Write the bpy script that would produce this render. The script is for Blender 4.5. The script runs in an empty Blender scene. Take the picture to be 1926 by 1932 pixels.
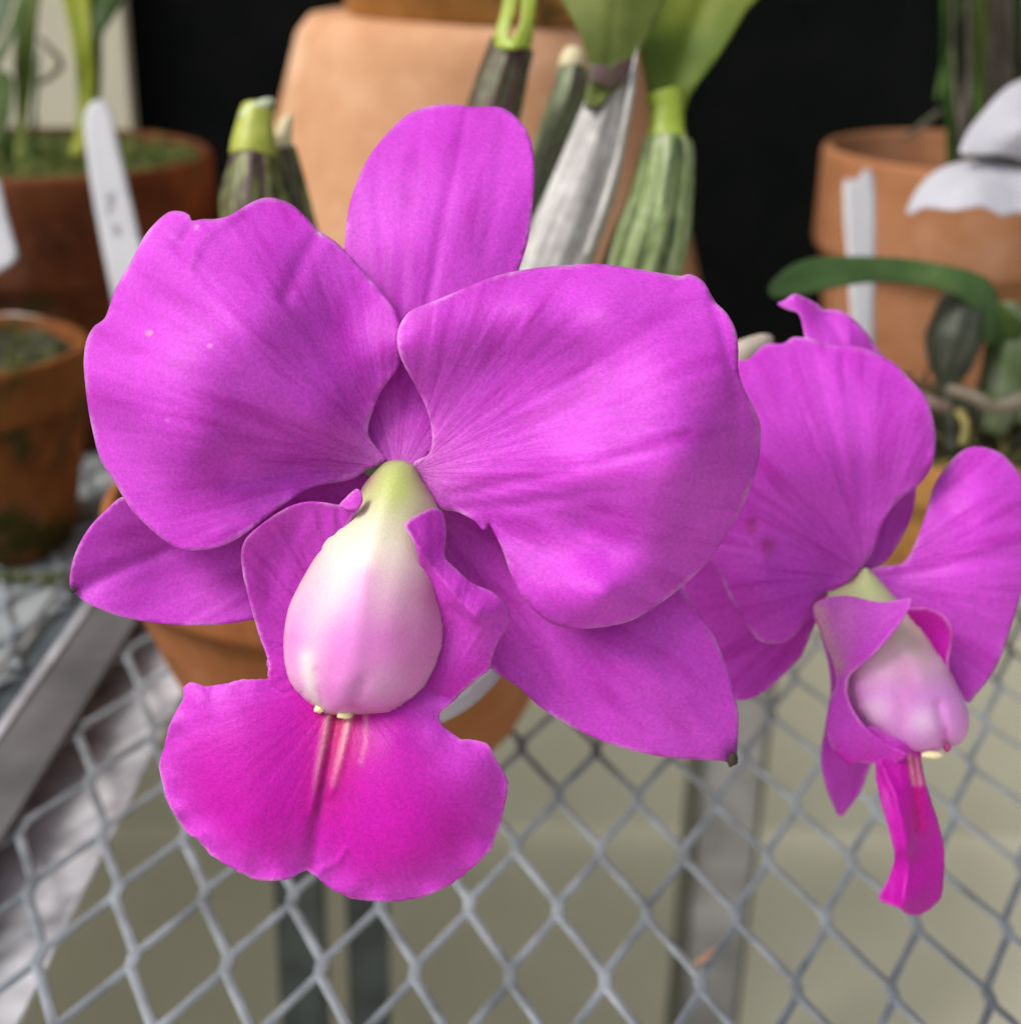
import bpy, bmesh, math, random
import numpy as np
from mathutils import Vector, Matrix, noise
from mathutils.geometry import delaunay_2d_cdt
random.seed(7); RNG = np.random.default_rng(5)
R = math.radians
C = bpy.context.scene.collection

# ------------------------------------------------------------------ camera (all lengths in cm, CM turns them into metres)
CM = 0.01
F, PITCH, ROLL, HC = 2600.0, 0.4035, -0.0245, 26.36     # focal length in picture widths/1926, pitch, roll, height over the bench
cp, sp_, cr, sr = math.cos(PITCH), math.sin(PITCH), math.cos(ROLL), math.sin(ROLL)
fwd = Vector((0, cp, -sp_)); u0 = Vector((0, sp_, cp)); r0 = Vector((1, 0, 0))
right = cr*r0 - sr*u0; up = sr*r0 + cr*u0
CAM = Vector((0, 0, HC))
cam = bpy.data.cameras.new('camera'); camo = bpy.data.objects.new('camera', cam); C.objects.link(camo)
m = Matrix((right, up, -fwd)).transposed().to_4x4(); m.translation = CAM*CM; camo.matrix_world = m
cam.sensor_fit = 'HORIZONTAL'; cam.sensor_width = 36; cam.lens = 36*F/1926
cam.clip_start = 0.01; cam.clip_end = 50
cam.dof.use_dof = True; cam.dof.focus_distance = 0.247; cam.dof.aperture_fstop = 12.5
bpy.context.scene.camera = camo

# ------------------------------------------------------------------ light
w = bpy.data.worlds.new('World'); bpy.context.scene.world = w; w.use_nodes = True
wn = w.node_tree; bg = wn.nodes['Background']
sky = wn.nodes.new('ShaderNodeTexSky'); sky.sky_type = 'NISHITA'; sky.sun_disc = False
SUN_EL, SUN_AZ = R(50), R(-68)                  # azimuth measured from -Y (behind the camera) towards -X
sundir = Vector((math.cos(SUN_EL)*math.sin(SUN_AZ), -math.cos(SUN_EL)*math.cos(SUN_AZ), math.sin(SUN_EL)))
sky.sun_elevation = SUN_EL; sky.sun_rotation = math.atan2(sundir.x, sundir.y)
sky.dust_density = 4; sky.air_density = 1.0
hs = wn.nodes.new('ShaderNodeHueSaturation'); hs.inputs['Saturation'].default_value = 0.35
wn.links.new(sky.outputs[0], hs.inputs['Color']); wn.links.new(hs.outputs[0], bg.inputs[0]); bg.inputs[1].default_value = 0.135
sl = bpy.data.lights.new('sun', 'SUN'); sl.energy = 2.1; sl.angle = R(24); sl.color = (1, .955, .9)
so = bpy.data.objects.new('sun', sl); C.objects.link(so)
so.rotation_euler = sundir.to_track_quat('Z', 'Y').to_euler()
vs = bpy.context.scene.view_settings
bpy.context.scene.display_settings.display_device = 'sRGB'
vs.view_transform = 'Standard'; vs.look = 'None'; vs.gamma = 1; vs.use_curve_mapping = False; vs.exposure = 0.4

# ------------------------------------------------------------------ helpers
def W(px, py, d):            # point on the ray through a picture pixel, d cm along the view axis
    return CAM + (fwd + right*float((px-963)/F) + up*float((966-py)/F))*float(d)
def atY(px, py, Y):          # same ray at world distance Y
    r = fwd + right*((px-963)/F) + up*((966-py)/F)
    return CAM + r*(Y/r.y)
def atZ(px, py, z=0.0):
    r = fwd + right*((px-963)/F) + up*((966-py)/F)
    return CAM + r*((z-HC)/r.z)
def tag(o, label=None, cat=None, group=None, kind=None):
    if label: o['label'] = label
    if cat: o['category'] = cat
    if group: o['group'] = group
    if kind: o['kind'] = kind
    return o
def empty(name, loc, label, cat, group=None):
    o = bpy.data.objects.new(name, None); C.objects.link(o); o.location = Vector(loc)*CM
    o.empty_display_size = .01
    return tag(o, label, cat, group)
def origin_of(parent):
    v = Vector((0, 0, 0))
    while parent is not None: v = v + parent.location; parent = parent.parent
    return v
def link(name, verts, faces, mat, parent=None, smooth=True, uvs=None, attrs=None, origin=None):
    me = bpy.data.meshes.new(name)
    off = origin_of(parent)
    loc = Vector((0, 0, 0))
    if parent is None or origin is not None:
        loc = (Vector(origin)*CM if origin is not None else Vector(np.mean(np.array(verts), axis=0))*CM) - off
    me.from_pydata([tuple(Vector(v)*CM-off-loc) for v in verts], [], [tuple(int(i) for i in f) for f in faces])
    me.update()
    if smooth: me.polygons.foreach_set('use_smooth', [True]*len(me.polygons))
    if uvs is not None:
        l = me.uv_layers.new(name='fan'); vi = np.zeros(len(me.loops), dtype=int); me.loops.foreach_get('vertex_index', vi)
        l.data.foreach_set('uv', np.array(uvs)[vi].ravel())
    if attrs:
        for k, a in attrs.items():
            c = me.color_attributes.new(name=k, type='FLOAT_COLOR', domain='POINT')
            a = np.array(a); c.data.foreach_set('color', np.concatenate([a, np.ones((len(a), 1))], 1).ravel())
    o = bpy.data.objects.new(name, me); C.objects.link(o); o.parent = parent; o.location = loc
    if mat: me.materials.append(mat)
    return o

def srgb(r, g, b):
    f = lambda c: ((c/255+.055)/1.055)**2.4 if c > 10 else c/255/12.92
    return (f(r), f(g), f(b))

class NT:
    def __init__(s, name):
        s.m = bpy.data.materials.new(name); s.m.use_nodes = True; s.n = s.m.node_tree.nodes; s.l = s.m.node_tree.links
        s.b = s.n['Principled BSDF']; s.out = s.n['Material Output']
    def node(s, t, ins=None, **kw):
        n = s.n.new(t)
        for k, v in kw.items(): setattr(n, k, v)
        for k, v in (ins or {}).items():
            if isinstance(v, bpy.types.NodeSocket): s.l.new(v, n.inputs[k])
            else: n.inputs[k].default_value = v
        return n
    def set(s, **kw):
        for k, v in kw.items():
            k = k.replace('_', ' ')
            if isinstance(v, bpy.types.NodeSocket): s.l.new(v, s.b.inputs[k])
            else: s.b.inputs[k].default_value = v
    def noise(s, scale, detail=4, vec=None, rough=.55):
        n = s.node('ShaderNodeTexNoise', {'Scale': scale, 'Detail': detail, 'Roughness': rough})
        if vec is None: vec = s.node('ShaderNodeTexCoord').outputs['Object']
        s.l.new(vec, n.inputs['Vector']); return n.outputs['Fac']
    def ramp(s, fac, stops):
        n = s.node('ShaderNodeValToRGB', {'Fac': fac}); e = n.color_ramp.elements
        while len(e) < len(stops): e.new(.5)
        for i, (p, c) in enumerate(stops): e[i].position = p; e[i].color = (*c, 1)
        return n.outputs['Color']
    def mix(s, fac, a, b, mode='MIX'):
        n = s.node('ShaderNodeMix', data_type='RGBA', blend_type=mode)
        for i, v in ((0, fac), (6, a), (7, b)):
            if isinstance(v, bpy.types.NodeSocket): s.l.new(v, n.inputs[i])
            else: n.inputs[i].default_value = v if i == 0 else (*v, 1)
        return n.outputs[2]
    def math(s, op, a, b=0.0, clamp=False):
        n = s.node('ShaderNodeMath', operation=op, use_clamp=clamp)
        for i, v in ((0, a), (1, b)):
            if isinstance(v, bpy.types.NodeSocket): s.l.new(v, n.inputs[i])
            else: n.inputs[i].default_value = v
        return n.outputs[0]
    def bump(s, h, strength=.3, dist=.001):
        n = s.node('ShaderNodeBump', {'Height': h, 'Strength': strength, 'Distance': dist}); s.set(Normal=n.outputs[0]); return n

def petal_mat(name, vein=.5, trans=.3, rough=.5, sparkle=1.0, veincol=(.46, .012, .44), blotch=.05, vb=1.0, spec=.30, sheen=.06, tint=(1.3, .5, .95), grain=1.0):
    t = NT(name)
    pig = t.node('ShaderNodeVertexColor', layer_name='pig').outputs[0]
    uv = t.node('ShaderNodeUVMap', uv_map='fan').outputs[0]
    # veins fan out from the base of the petal
    m1 = t.node('ShaderNodeMapping', {'Vector': uv, 'Scale': (15, 1.1, 1)})
    m2 = t.node('ShaderNodeMapping', {'Vector': uv, 'Scale': (42, 3, 1)})
    v1 = t.node('ShaderNodeTexNoise', {'Vector': m1.outputs[0], 'Scale': 1, 'Detail': 3}).outputs['Fac']
    v2 = t.node('ShaderNodeTexNoise', {'Vector': m2.outputs[0], 'Scale': 1, 'Detail': 2}).outputs['Fac']
    vv = t.math('ADD', t.math('MULTIPLY', v1, .55), t.math('MULTIPLY', v2, .45))
    vr = t.node('ShaderNodeMapRange', {'Value': vv, 'From Min': .50, 'From Max': .62, 'To Min': 0, 'To Max': vein}).outputs[0]
    fine = t.noise(1500, 1, rough=.7); blot = t.noise(70, 1)
    c = t.mix(vr, pig, t.mix(.6, pig, veincol))
    bl = t.node('ShaderNodeMapRange', {'Value': blot, 'From Min': .35, 'From Max': .65, 'To Min': 1-blotch, 'To Max': 1+blotch}).outputs[0]
    c = t.mix(1.0, c, t.node('ShaderNodeCombineColor', {0: bl, 1: bl, 2: bl}).outputs[0], 'MULTIPLY')
    fr = t.node('ShaderNodeMapRange', {'Value': fine, 'From Min': .3, 'From Max': .72, 'To Min': 1-.12*grain, 'To Max': 1+.15*grain}).outputs[0]
    c = t.mix(1.0, c, t.node('ShaderNodeCombineColor', {0: fr, 1: fr, 2: fr}).outputs[0], 'MULTIPLY')
    t.set(Base_Color=c, Roughness=rough)
    t.b.inputs['Specular IOR Level'].default_value = spec
    t.b.inputs['Sheen Weight'].default_value = sheen; t.b.inputs['Sheen Roughness'].default_value = .45
    t.b.inputs['Sheen Tint'].default_value = (1, .75, 1, 1)
    cells = t.node('ShaderNodeTexVoronoi', {'Vector': t.node('ShaderNodeTexCoord').outputs['Object'], 'Scale': 3600}).outputs['Distance']
    h = t.math('ADD', t.math('MULTIPLY', cells, .00009*sparkle), t.math('MULTIPLY', v2, .0004*vb))
    b = t.node('ShaderNodeBump', {'Height': h, 'Strength': .55, 'Distance': 1.0}); t.set(Normal=b.outputs[0])
    tr = t.node('ShaderNodeBsdfTranslucent', {'Color': t.mix(1.0, c, tint, 'MULTIPLY'), 'Normal': b.outputs[0]})
    mx = t.node('ShaderNodeMixShader', {0: trans, 1: t.b.outputs[0], 2: tr.outputs[0]})
    t.l.new(mx.outputs[0], t.out.inputs[0])
    return t.m

def simple(name, cols, scale=60, rough=.6, bump=.2, dist=.0006, detail=5, **kw):
    t = NT(name); n = t.noise(scale, detail)
    k = len(cols); st = [(.3+.4*i/(k-1), c) for i, c in enumerate(cols)] if k > 1 else [(0, cols[0]), (1, cols[0])]
    t.set(Base_Color=t.ramp(n, st), Roughness=rough)
    if bump: t.bump(t.noise(scale*5, 4), bump, dist)
    for a, v in kw.items(): t.b.inputs[a.replace('_', ' ')].default_value = v
    return t.m

def terracotta(name, base, dark, light, moss=0.0, mosscol=(.03, .045, .008), crust=.35, wet=.75):
    t = NT(name); a = t.noise(28, 6); b = t.noise(110, 5); d = t.noise(700, 4)
    c = t.ramp(a, [(.3, dark), (.5, base), (.72, light)])
    c = t.mix(t.node('ShaderNodeMapRange', {'Value': b, 'From Min': .52, 'From Max': .75, 'To Min': 0, 'To Max': .5}).outputs[0], c, light)
    cr_ = t.node('ShaderNodeMapRange', {'Value': t.noise(16, 6, rough=.65), 'From Min': .56, 'From Max': .70, 'To Min': 0, 'To Max': crust}).outputs[0]
    c = t.mix(cr_, c, tuple(min(.7, x*1.1+.10) for x in light))
    if moss:
        mk = t.node('ShaderNodeMapRange', {'Value': t.noise(38, 5), 'From Min': .62-moss*.16, 'From Max': .70-moss*.12, 'To Min': 0, 'To Max': .9}).outputs[0]
        c = t.mix(mk, c, mosscol)
    t.set(Base_Color=c, Roughness=wet); t.b.inputs['Specular IOR Level'].default_value = .15; t.bump(t.math('ADD', t.math('MULTIPLY', a, 1.0), d), .25, .0006)
    return t.m

# ---- outline helpers
def smooth_outline(pts, spacing, closed=True):
    P = np.array(pts, float); n = len(P); out = []
    for i in range(n):
        p0, p1, p2, p3 = P[(i-1) % n], P[i], P[(i+1) % n], P[(i+2) % n]
        L = np.linalg.norm(p2-p1); k = max(1, int(round(L/spacing)))
        for j in range(k):
            t = j/k
            d1 = (p2-p0)*.5; d2 = (p3-p1)*.5
            for_d = lambda d: d*min(1, L/(np.linalg.norm(d)+1e-6))
            d1, d2 = for_d(d1), for_d(d2)
            h = (2*t**3-3*t*t+1)*p1+(t**3-2*t*t+t)*d1+(-2*t**3+3*t*t)*p2+(t**3-t*t)*d2
            out.append(h)
    return np.array(out)
def inside(P, poly):
    x, y = P[:, 0], P[:, 1]; c = np.zeros(len(P), bool); n = len(poly)
    for i in range(n):
        x1, y1 = poly[i]; x2, y2 = poly[i-1]
        if y1 == y2: continue
        k = ((y1 > y) != (y2 > y)) & (x < (x2-x1)*(y-y1)/(y2-y1)+x1); c ^= k
    return c
def bdist(P, poly):
    A = poly; B = np.roll(poly, -1, 0); best = np.full(len(P), 1e9)
    for a, b in zip(A, B):
        ab = b-a; t = np.clip(((P-a)@ab)/(ab@ab+1e-9), 0, 1); q = a+t[:, None]*ab
        best = np.minimum(best, np.hypot(*(P-q).T))
    return best
def cdt(poly, sp):
    lo, hi = poly.min(0), poly.max(0); pts = []
    ys = np.arange(lo[1], hi[1], sp*.87)
    for r, y in enumerate(ys):
        for x in np.arange(lo[0]+(sp/2 if r % 2 else 0), hi[0], sp): pts.append((x, y))
    pts = np.array(pts); pts = pts[inside(pts, poly)]; pts = pts[bdist(pts, poly) > sp*.55]
    n = len(poly); allp = [Vector(p) for p in poly]+[Vector(p) for p in pts]
    vo, eo, fo, *_ = delaunay_2d_cdt(allp, [(i, (i+1) % n) for i in range(n)], [], 1, 1e-4)
    used = sorted({i for f in fo for i in f}); mp = {o: k for k, o in enumerate(used)}
    return np.array([tuple(vo[i]) for i in used]), [tuple(mp[i] for i in f) for f in fo]
def rbf(ctrl):
    c = np.array(ctrl, float); X = c[:, :2]/100; z = c[:, 2]; n = len(X)
    def phi(r): return np.where(r > 0, r*r*np.log(r+1e-12), 0)
    K = phi(np.linalg.norm(X[:, None]-X[None], axis=2))+np.eye(n)*.02
    Q = np.hstack([np.ones((n, 1)), X]); A = np.block([[K, Q], [Q.T, np.zeros((3, 3))]])
    s = np.linalg.lstsq(A, np.concatenate([z, np.zeros(3)]), rcond=None)[0]
    def f(P):
        P = P/100; return phi(np.linalg.norm(P[:, None]-X[None], axis=2))@s[:n]+np.hstack([np.ones((len(P), 1)), P])@s[n:]
    return f
def segd(P, line):            # distance to a polyline
    line = np.array(line, float); best = np.full(len(P), 1e9)
    for a, b in zip(line[:-1], line[1:]):
        ab = b-a; t = np.clip(((P-a)@ab)/(ab@ab+1e-9), 0, 1); best = np.minimum(best, np.hypot(*(P-(a+t[:, None]*ab)).T))
    return best
def G(P, x, y, s): return np.exp(-((P[:, 0]-x)**2+(P[:, 1]-y)**2)/(2*s*s))
def vnoise(x, seed=0.0): return np.array([noise.noise(Vector((a, seed, 0))) for a in x])
def vnoise2(X, seed=0.0): return np.array([noise.noise(Vector((a, b, seed))) for a, b in X])

def blade(name, outline, D0, ctrl, parent, mat, base=None, sp=8, vein=.01, thick=.05, pig=None, ridges=(), ruffle=0.0, edge=0, jag=0.0, edgecol=None, relief=1.0):
    """a thin petal or leaf: outline in picture pixels, depth field (cm) from control points, creases, fanned ribs; gets real thickness"""
    poly = smooth_outline(outline, sp*.8)
    if jag:
        nrm = np.roll(poly, -1, 0)-np.roll(poly, 1, 0); nrm = np.stack([nrm[:, 1], -nrm[:, 0]], 1); nrm /= np.linalg.norm(nrm, axis=1)[:, None]+1e-9
        s = np.cumsum(np.hypot(*(poly-np.roll(poly, 1, 0)).T))
        poly = poly+nrm*(vnoise(s/13, 3)*jag+vnoise(s/34, 9)*jag)[:, None]
    P, faces = cdt(poly, sp)
    base = np.array(base if base else outline[0], float)
    cen = poly.mean(0); v = P-base; a0 = math.atan2(*(cen-base)[::-1])
    ang = (np.arctan2(v[:, 1], v[:, 0])-a0+math.pi) % (2*math.pi)-math.pi; rad = np.hypot(*v.T)
    bd = bdist(P, poly)
    z = rbf(ctrl)(P); z = z.mean()+relief*(z-z.mean())
    env = np.clip(rad/120, 0, 1)*np.clip(bd/40+.25, 0, 1)
    z += vein*env*(vnoise(ang*22, seed=D0*3.1+len(outline))+.6*vnoise(ang*51, seed=1.7))*1.6
    if ruffle:
        z += ruffle*np.exp(-bd/28)*vnoise2(P/42, 5.0+len(outline))*1.8
    for line, amp, width in ridges:
        d = segd(P, line); z += amp*np.exp(-(d/width)**2)
    col = pig(P, rad, ang, bd) if pig is not None else np.tile(PINK, (len(P), 1))
    ec = np.array(edgecol if edgecol is not None else (.80, .45, .82))
    if edge: k = (np.exp(-(bd/edge)**2)*np.clip(.28+.9*vnoise2(P/60, 31+len(outline)), 0, .75))[:, None]; col = col*(1-k)+ec*k
    V = [W(p[0], p[1], D0+zz) for p, zz in zip(P, z)]
    # faces should look at the camera
    f0 = faces[len(faces)//2]; n = (V[f0[1]]-V[f0[0]]).cross(V[f0[2]]-V[f0[0]])
    if n.dot(fwd) > 0: faces = [f[::-1] for f in faces]
    # give thickness: front and back sheets joined by a rim
    Vn = np.array([tuple(x) for x in V]); N = np.zeros_like(Vn)
    for f in faces:
        nn = np.cross(Vn[f[1]]-Vn[f[0]], Vn[f[2]]-Vn[f[0]])
        for i in f: N[i] += nn
    N /= np.linalg.norm(N, axis=1)[:, None]+1e-12
    # thins out to a rounded margin, so that no flat cut face shows
    th = thick*np.clip(.35+.65*np.sqrt(np.clip(bd/(sp*1.6), 0, 1)), 0, 1)
    back = Vn-N*th[:, None]; nV = len(Vn)
    cnt = {}
    for f in faces:
        for a, b in zip(f, f[1:]+f[:1]): cnt[(a, b)] = 1
    rim = [(b, a, a+nV, b+nV) for (a, b) in cnt if (b, a) not in cnt]
    allf = list(faces)+[tuple(i+nV for i in f[::-1]) for f in faces]+rim
    uv = np.stack([ang/math.pi, rad/500], 1)
    return link(name, np.vstack([Vn, back]), allf, mat, parent, uvs=np.vstack([uv, uv]), attrs={'pig': np.vstack([col, col])})

def inflated(name, outline, D0, ctrl, k, parent, mat, sp=6, mods=(), pig=None, base=None, backk=.6):
    """a swollen closed body: height over its mid surface from a membrane equation on the outline"""
    poly = smooth_outline(outline, sp*.8); P, faces = cdt(poly, sp); n = len(P)
    bd = bdist(P, poly); E = set()
    for f in faces:
        for a, b in zip(f, f[1:]+f[:1]): E.add((min(a, b), max(a, b)))
    E = np.array(list(E)); A = np.zeros((n, n)); A[E[:, 0], E[:, 1]] = 1; A[E[:, 1], E[:, 0]] = 1
    fr = bd > .5; L = np.diag(A.sum(1))-A; idx = np.where(fr)[0]
    u = np.zeros(n); u[idx] = np.linalg.solve(L[np.ix_(idx, idx)]+np.eye(len(idx))*1e-6, np.full(len(idx), sp*sp*1.5))
    h = np.sqrt(np.maximum(u, 0)); h = h*(k/(h.max()+1e-9))
    mid = rbf(ctrl)(P); front = mid-h
    for line, amp, width in mods:
        d = segd(P, line); front += amp*np.exp(-(d/width)**2)*np.clip(h/(.35*k), 0, 1)
    back = mid+h*backk
    nb = ~fr; back[nb] = front[nb]
    base = np.array(base if base else outline[0], float); v = P-base; cen = poly.mean(0); a0 = math.atan2(*(cen-base)[::-1])
    ang = (np.arctan2(v[:, 1], v[:, 0])-a0+math.pi) % (2*math.pi)-math.pi; rad = np.hypot(*v.T)
    col = pig(P, rad, ang, bd) if pig is not None else np.tile(PINK, (n, 1))
    V = [W(p[0], p[1], D0+z) for p, z in zip(P, front)]; f0 = faces[len(faces)//2]
    if (V[f0[1]]-V[f0[0]]).cross(V[f0[2]]-V[f0[0]]).dot(fwd) > 0: faces = [f[::-1] for f in faces]
    mp = {}; V2 = []
    for i in range(n):
        if fr[i]: mp[i] = n+len(V2); V2.append(W(P[i, 0], P[i, 1], D0+back[i]))
        else: mp[i] = i
    ff = list(faces)+[tuple(mp[i] for i in f[::-1]) for f in faces if any(fr[i] for i in f)]
    sel = np.where(fr)[0]; uv = np.stack([ang/math.pi, rad/500], 1)
    return link(name, V+V2, ff, mat, parent, uvs=np.vstack([uv, uv[sel]]), attrs={'pig': np.vstack([col, col[sel]])})

def tube(name, pts, rads, mat, parent=None, seg=20, flute=0.0, nfl=9, sub=6, origin=None, squash=1.0, cap=True):
    """smooth tapering tube through world points (cm), optional fluting"""
    pts = [Vector(p) for p in pts]; P = []; Rr = []
    n = len(pts)
    for i in range(n-1):
        p0, p1, p2, p3 = pts[max(i-1, 0)], pts[i], pts[i+1], pts[min(i+2, n-1)]
        for j in range(sub):
            t = j/sub; P.append(.5*((2*p1)+(p2-p0)*t+(2*p0-5*p1+4*p2-p3)*t*t+(3*p1-p0-3*p2+p3)*t**3)); Rr.append(rads[i]*(1-t)+rads[i+1]*t)
    P.append(pts[-1]); Rr.append(rads[-1]); V = []; Fc = []
    ref = Vector((0, 1, 0))
    for i, p in enumerate(P):
        tg = (P[min(i+1, len(P)-1)]-P[max(i-1, 0)]).normalized()
        a = tg.cross(ref).normalized() if abs(tg.dot(ref)) < .95 else tg.cross(Vector((1, 0, 0))).normalized(); b = a.cross(tg)
        for k in range(seg):
            th = 2*math.pi*k/seg; rr = Rr[i]*(1+flute*(math.cos(th*nfl+.8*math.sin(i*.13))+.5*math.cos(th*(nfl//2)+i*.07)))
            V.append(p+a*(rr*math.cos(th))+b*(rr*math.sin(th)*squash))
    for i in range(len(P)-1):
        for k in range(seg):
            Fc.append((i*seg+k, i*seg+(k+1) % seg, (i+1)*seg+(k+1) % seg, (i+1)*seg+k))
    UV = [(k/seg, i/(len(P)-1)) for i in range(len(P)) for k in range(seg)]
    if cap: Fc.append(tuple(range(seg))[::-1]); Fc.append(tuple((len(P)-1)*seg+k for k in range(seg)))
    return link(name, V, Fc, mat, parent, origin=origin, uvs=UV)
def lathe(name, prof, c, mat, parent=None, seg=96, wob=0.0, origin=None):
    """surface of revolution round the vertical through c; prof = [(radius, z)]"""
    V = []; Fc = []; n = len(prof)
    for i, (r, z) in enumerate(prof):
        for k in range(seg):
            th = 2*math.pi*k/seg; rr = r*(1+wob*noise.noise(Vector((math.cos(th)*1.3, math.sin(th)*1.3, z*.25))))
            V.append((c[0]+rr*math.cos(th), c[1]+rr*math.sin(th), z+wob*4*noise.noise(Vector((math.cos(th), math.sin(th), 9)))))
    for i in range(n-1):
        for k in range(seg): Fc.append((i*seg+k, i*seg+(k+1) % seg, (i+1)*seg+(k+1) % seg, (i+1)*seg+k))
    return link(name, V, Fc, mat, parent, origin=origin)
def box(name, lo, hi, mat, parent=None, rot=0.0, piv=(0, 0), bev=.05):
    bm = bmesh.new(); bmesh.ops.create_cube(bm, size=1)
    for v in bm.verts: v.co = Vector([lo[i]+(hi[i]-lo[i])*(v.co[i]+.5) for i in range(3)])
    if bev: bmesh.ops.bevel(bm, geom=bm.edges[:], offset=bev, segments=2, affect='EDGES')
    V = []
    for v in bm.verts:
        x, y = v.co.x-piv[0], v.co.y-piv[1]
        V.append((piv[0]+x*math.cos(rot)-y*math.sin(rot), piv[1]+x*math.sin(rot)+y*math.cos(rot), v.co.z))
    bm.verts.index_update(); Fc = [[v.index for v in f.verts] for f in bm.faces]; bm.free()
    return link(name, V, Fc, mat, parent, smooth=False)
def pot(name, px, py, Y, rpx, body, mat, label, hb=2.4, thick=.5, z0=0.0, group=None, overh=.35, wob=.006):
    """clay pot: rim centre seen at (px, py) at distance Y, rim radius in pixels, body = bottom/top radius ratio"""
    c = atY(px, py, Y); d = (c-CAM).dot(fwd); r = rpx*d/F; zt = c.z
    rt = r-overh; rb = rt*body; h = zt-z0
    rz = lambda z: rb+(rt-rb)*(z-z0)/(h-hb)
    prof = [(0, z0), (rb-.25, z0), (rb, z0+.25)]
    for i in range(1, 9): z = z0+.25+(h-hb-.25)*i/8; prof.append((rz(z), z))
    zb = zt-hb
    prof += [(rt+.02, zb), (r-.22, zb+.05), (r-.06, zb+.2), (r, zb+.5), (r+.03, zt-.4), (r-.02, zt-.15), (r-.12, zt-.02), (r-.3, zt+.02), (r-thick+.1, zt-.03), (r-thick, zt-.2), (r-thick-.05, zt-hb), (rt-thick-.1, zt-hb-1), (rb-.4, z0+.6), (0, z0+.6)]
    o = lathe(name, prof, (c.x, c.y), mat, None, wob=wob, origin=(c.x, c.y, z0))
    tag(o, label, 'flower pot', group); return o, c, r, zt

# ------------------------------------------------------------------ colours
PINK = np.array((.64, .072, .69)); PALE = np.array((.76, .25, .72)); DEEP = np.array((.44, .018, .42)); CREAM = np.array((.80, .76, .55)); GREEN = np.array((.50, .56, .20)); WHITE = np.array((.86, .80, .80)); MAG = np.array((.56, .003, .44)); CRIM = np.array((.52, .003, .12)); BROWN = np.array((.03, .015, .008))
def lerp(a, b, k): k = np.clip(k, 0, 1)[:, None]; return a*(1-k)+b*k
M = {}
M['petal'] = petal_mat('orchid petal', vein=.95)
M['lip'] = petal_mat('orchid lip', vein=.16, vb=.5, rough=.45, veincol=(.5, .004, .3))
M['column'] = petal_mat('orchid column', grain=.35, tint=(1, .9, .9), vein=.0, vb=0, blotch=.02, spec=.4, sheen=.05, trans=.1, rough=.42, sparkle=.7, veincol=(.6, .2, .5))
M['white'] = petal_mat('white petal', tint=(1, 1, 1), vein=.15, sheen=0, spec=.2, veincol=(.6, .55, .7))
M['cream'] = simple('anther cream', [(.75, .65, .35), (.8, .72, .45)], 300, .4)
M['tip'] = simple('withered tip', [(.02, .012, .008), (.06, .04, .03)], 1500, .8, .6)
M['leaf'] = None

# ------------------------------------------------------------------ setting: floor, wall
fl = simple('concrete floor', [(.66, .63, .49), (.76, .73, .58)], 6, .9, .1)
box('floor', (-400, -300, -46), (400, 500, -45), fl, bev=0); bpy.data.objects['floor']['kind'] = 'structure'
blk = simple('black shade cloth', [(.0016, .0028, .0026), (.004, .005, .0045)], 30, .95, .1, Specular_IOR_Level=.1)
ob = box('wall', (-400, 98.6, -44.99), (400, 98.9, -3), fl, bev=0); ob['kind'] = 'structure'
o = box('wall', (-400, 99, -45), (400, 101, 260), blk, bev=0); o['kind'] = 'structure'
post = simple('cream paint', [(.52, .49, .36), (.57, .54, .41)], 8, .7, .1)
x0, x1 = atY(-330, 100, 96).x, atY(234, 150, 96).x
o = box('wall_post', (x0, 97, -45), (x1, 98.5, 200), post, bev=.1); tag(o, 'cream painted post standing behind the mossy pot at upper left', 'post')

# ------------------------------------------------------------------ benches
YAW = -0.0256; SWD = 2.6; LWD = SWD*2.2011; X0, Y0 = 1.1752*SWD, 13.6062*SWD
cy, sy = math.cos(YAW), math.sin(YAW)
def lat(lx, ly, z=0): return Vector((X0+cy*lx-sy*ly, Y0+sy*lx+cy*ly, z))
def latinv(p): x, y = p.x-X0, p.y-Y0; return (cy*x+sy*y, -sy*x+cy*y)
def galv(name, c, rough=.5, metal=.0, scale=150):
    t = NT(name); a = t.noise(scale, 5); b = t.noise(25, 3)
    c0 = [tuple(x*k for x in c) for k in (.55, 1.0, 1.5)]
    t.set(Base_Color=t.ramp(t.mix(.5, t.node('ShaderNodeCombineColor', {0: a, 1: a, 2: a}).outputs[0], t.node('ShaderNodeCombineColor', {0: b, 1: b, 2: b}).outputs[0]), [(.36, c0[0]), (.5, c0[1]), (.66, c0[2])]), Roughness=rough, Metallic=metal)
    t.bump(a, .3, .0004); return t.m
M['galv'] = galv('galvanised mesh', (.235, .26, .29), .5, .15, 90)
M['alu'] = galv('dull aluminium rail', (.105, .102, .106), .6, .1, 20)
M['alu2'] = galv('bright aluminium flange', (.50, .50, .54), .4, .2, 60)
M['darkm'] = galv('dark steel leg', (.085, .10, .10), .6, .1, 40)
M['palem'] = galv('pale steel leg', (.26, .25, .25), .6, .1, 30)
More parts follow.
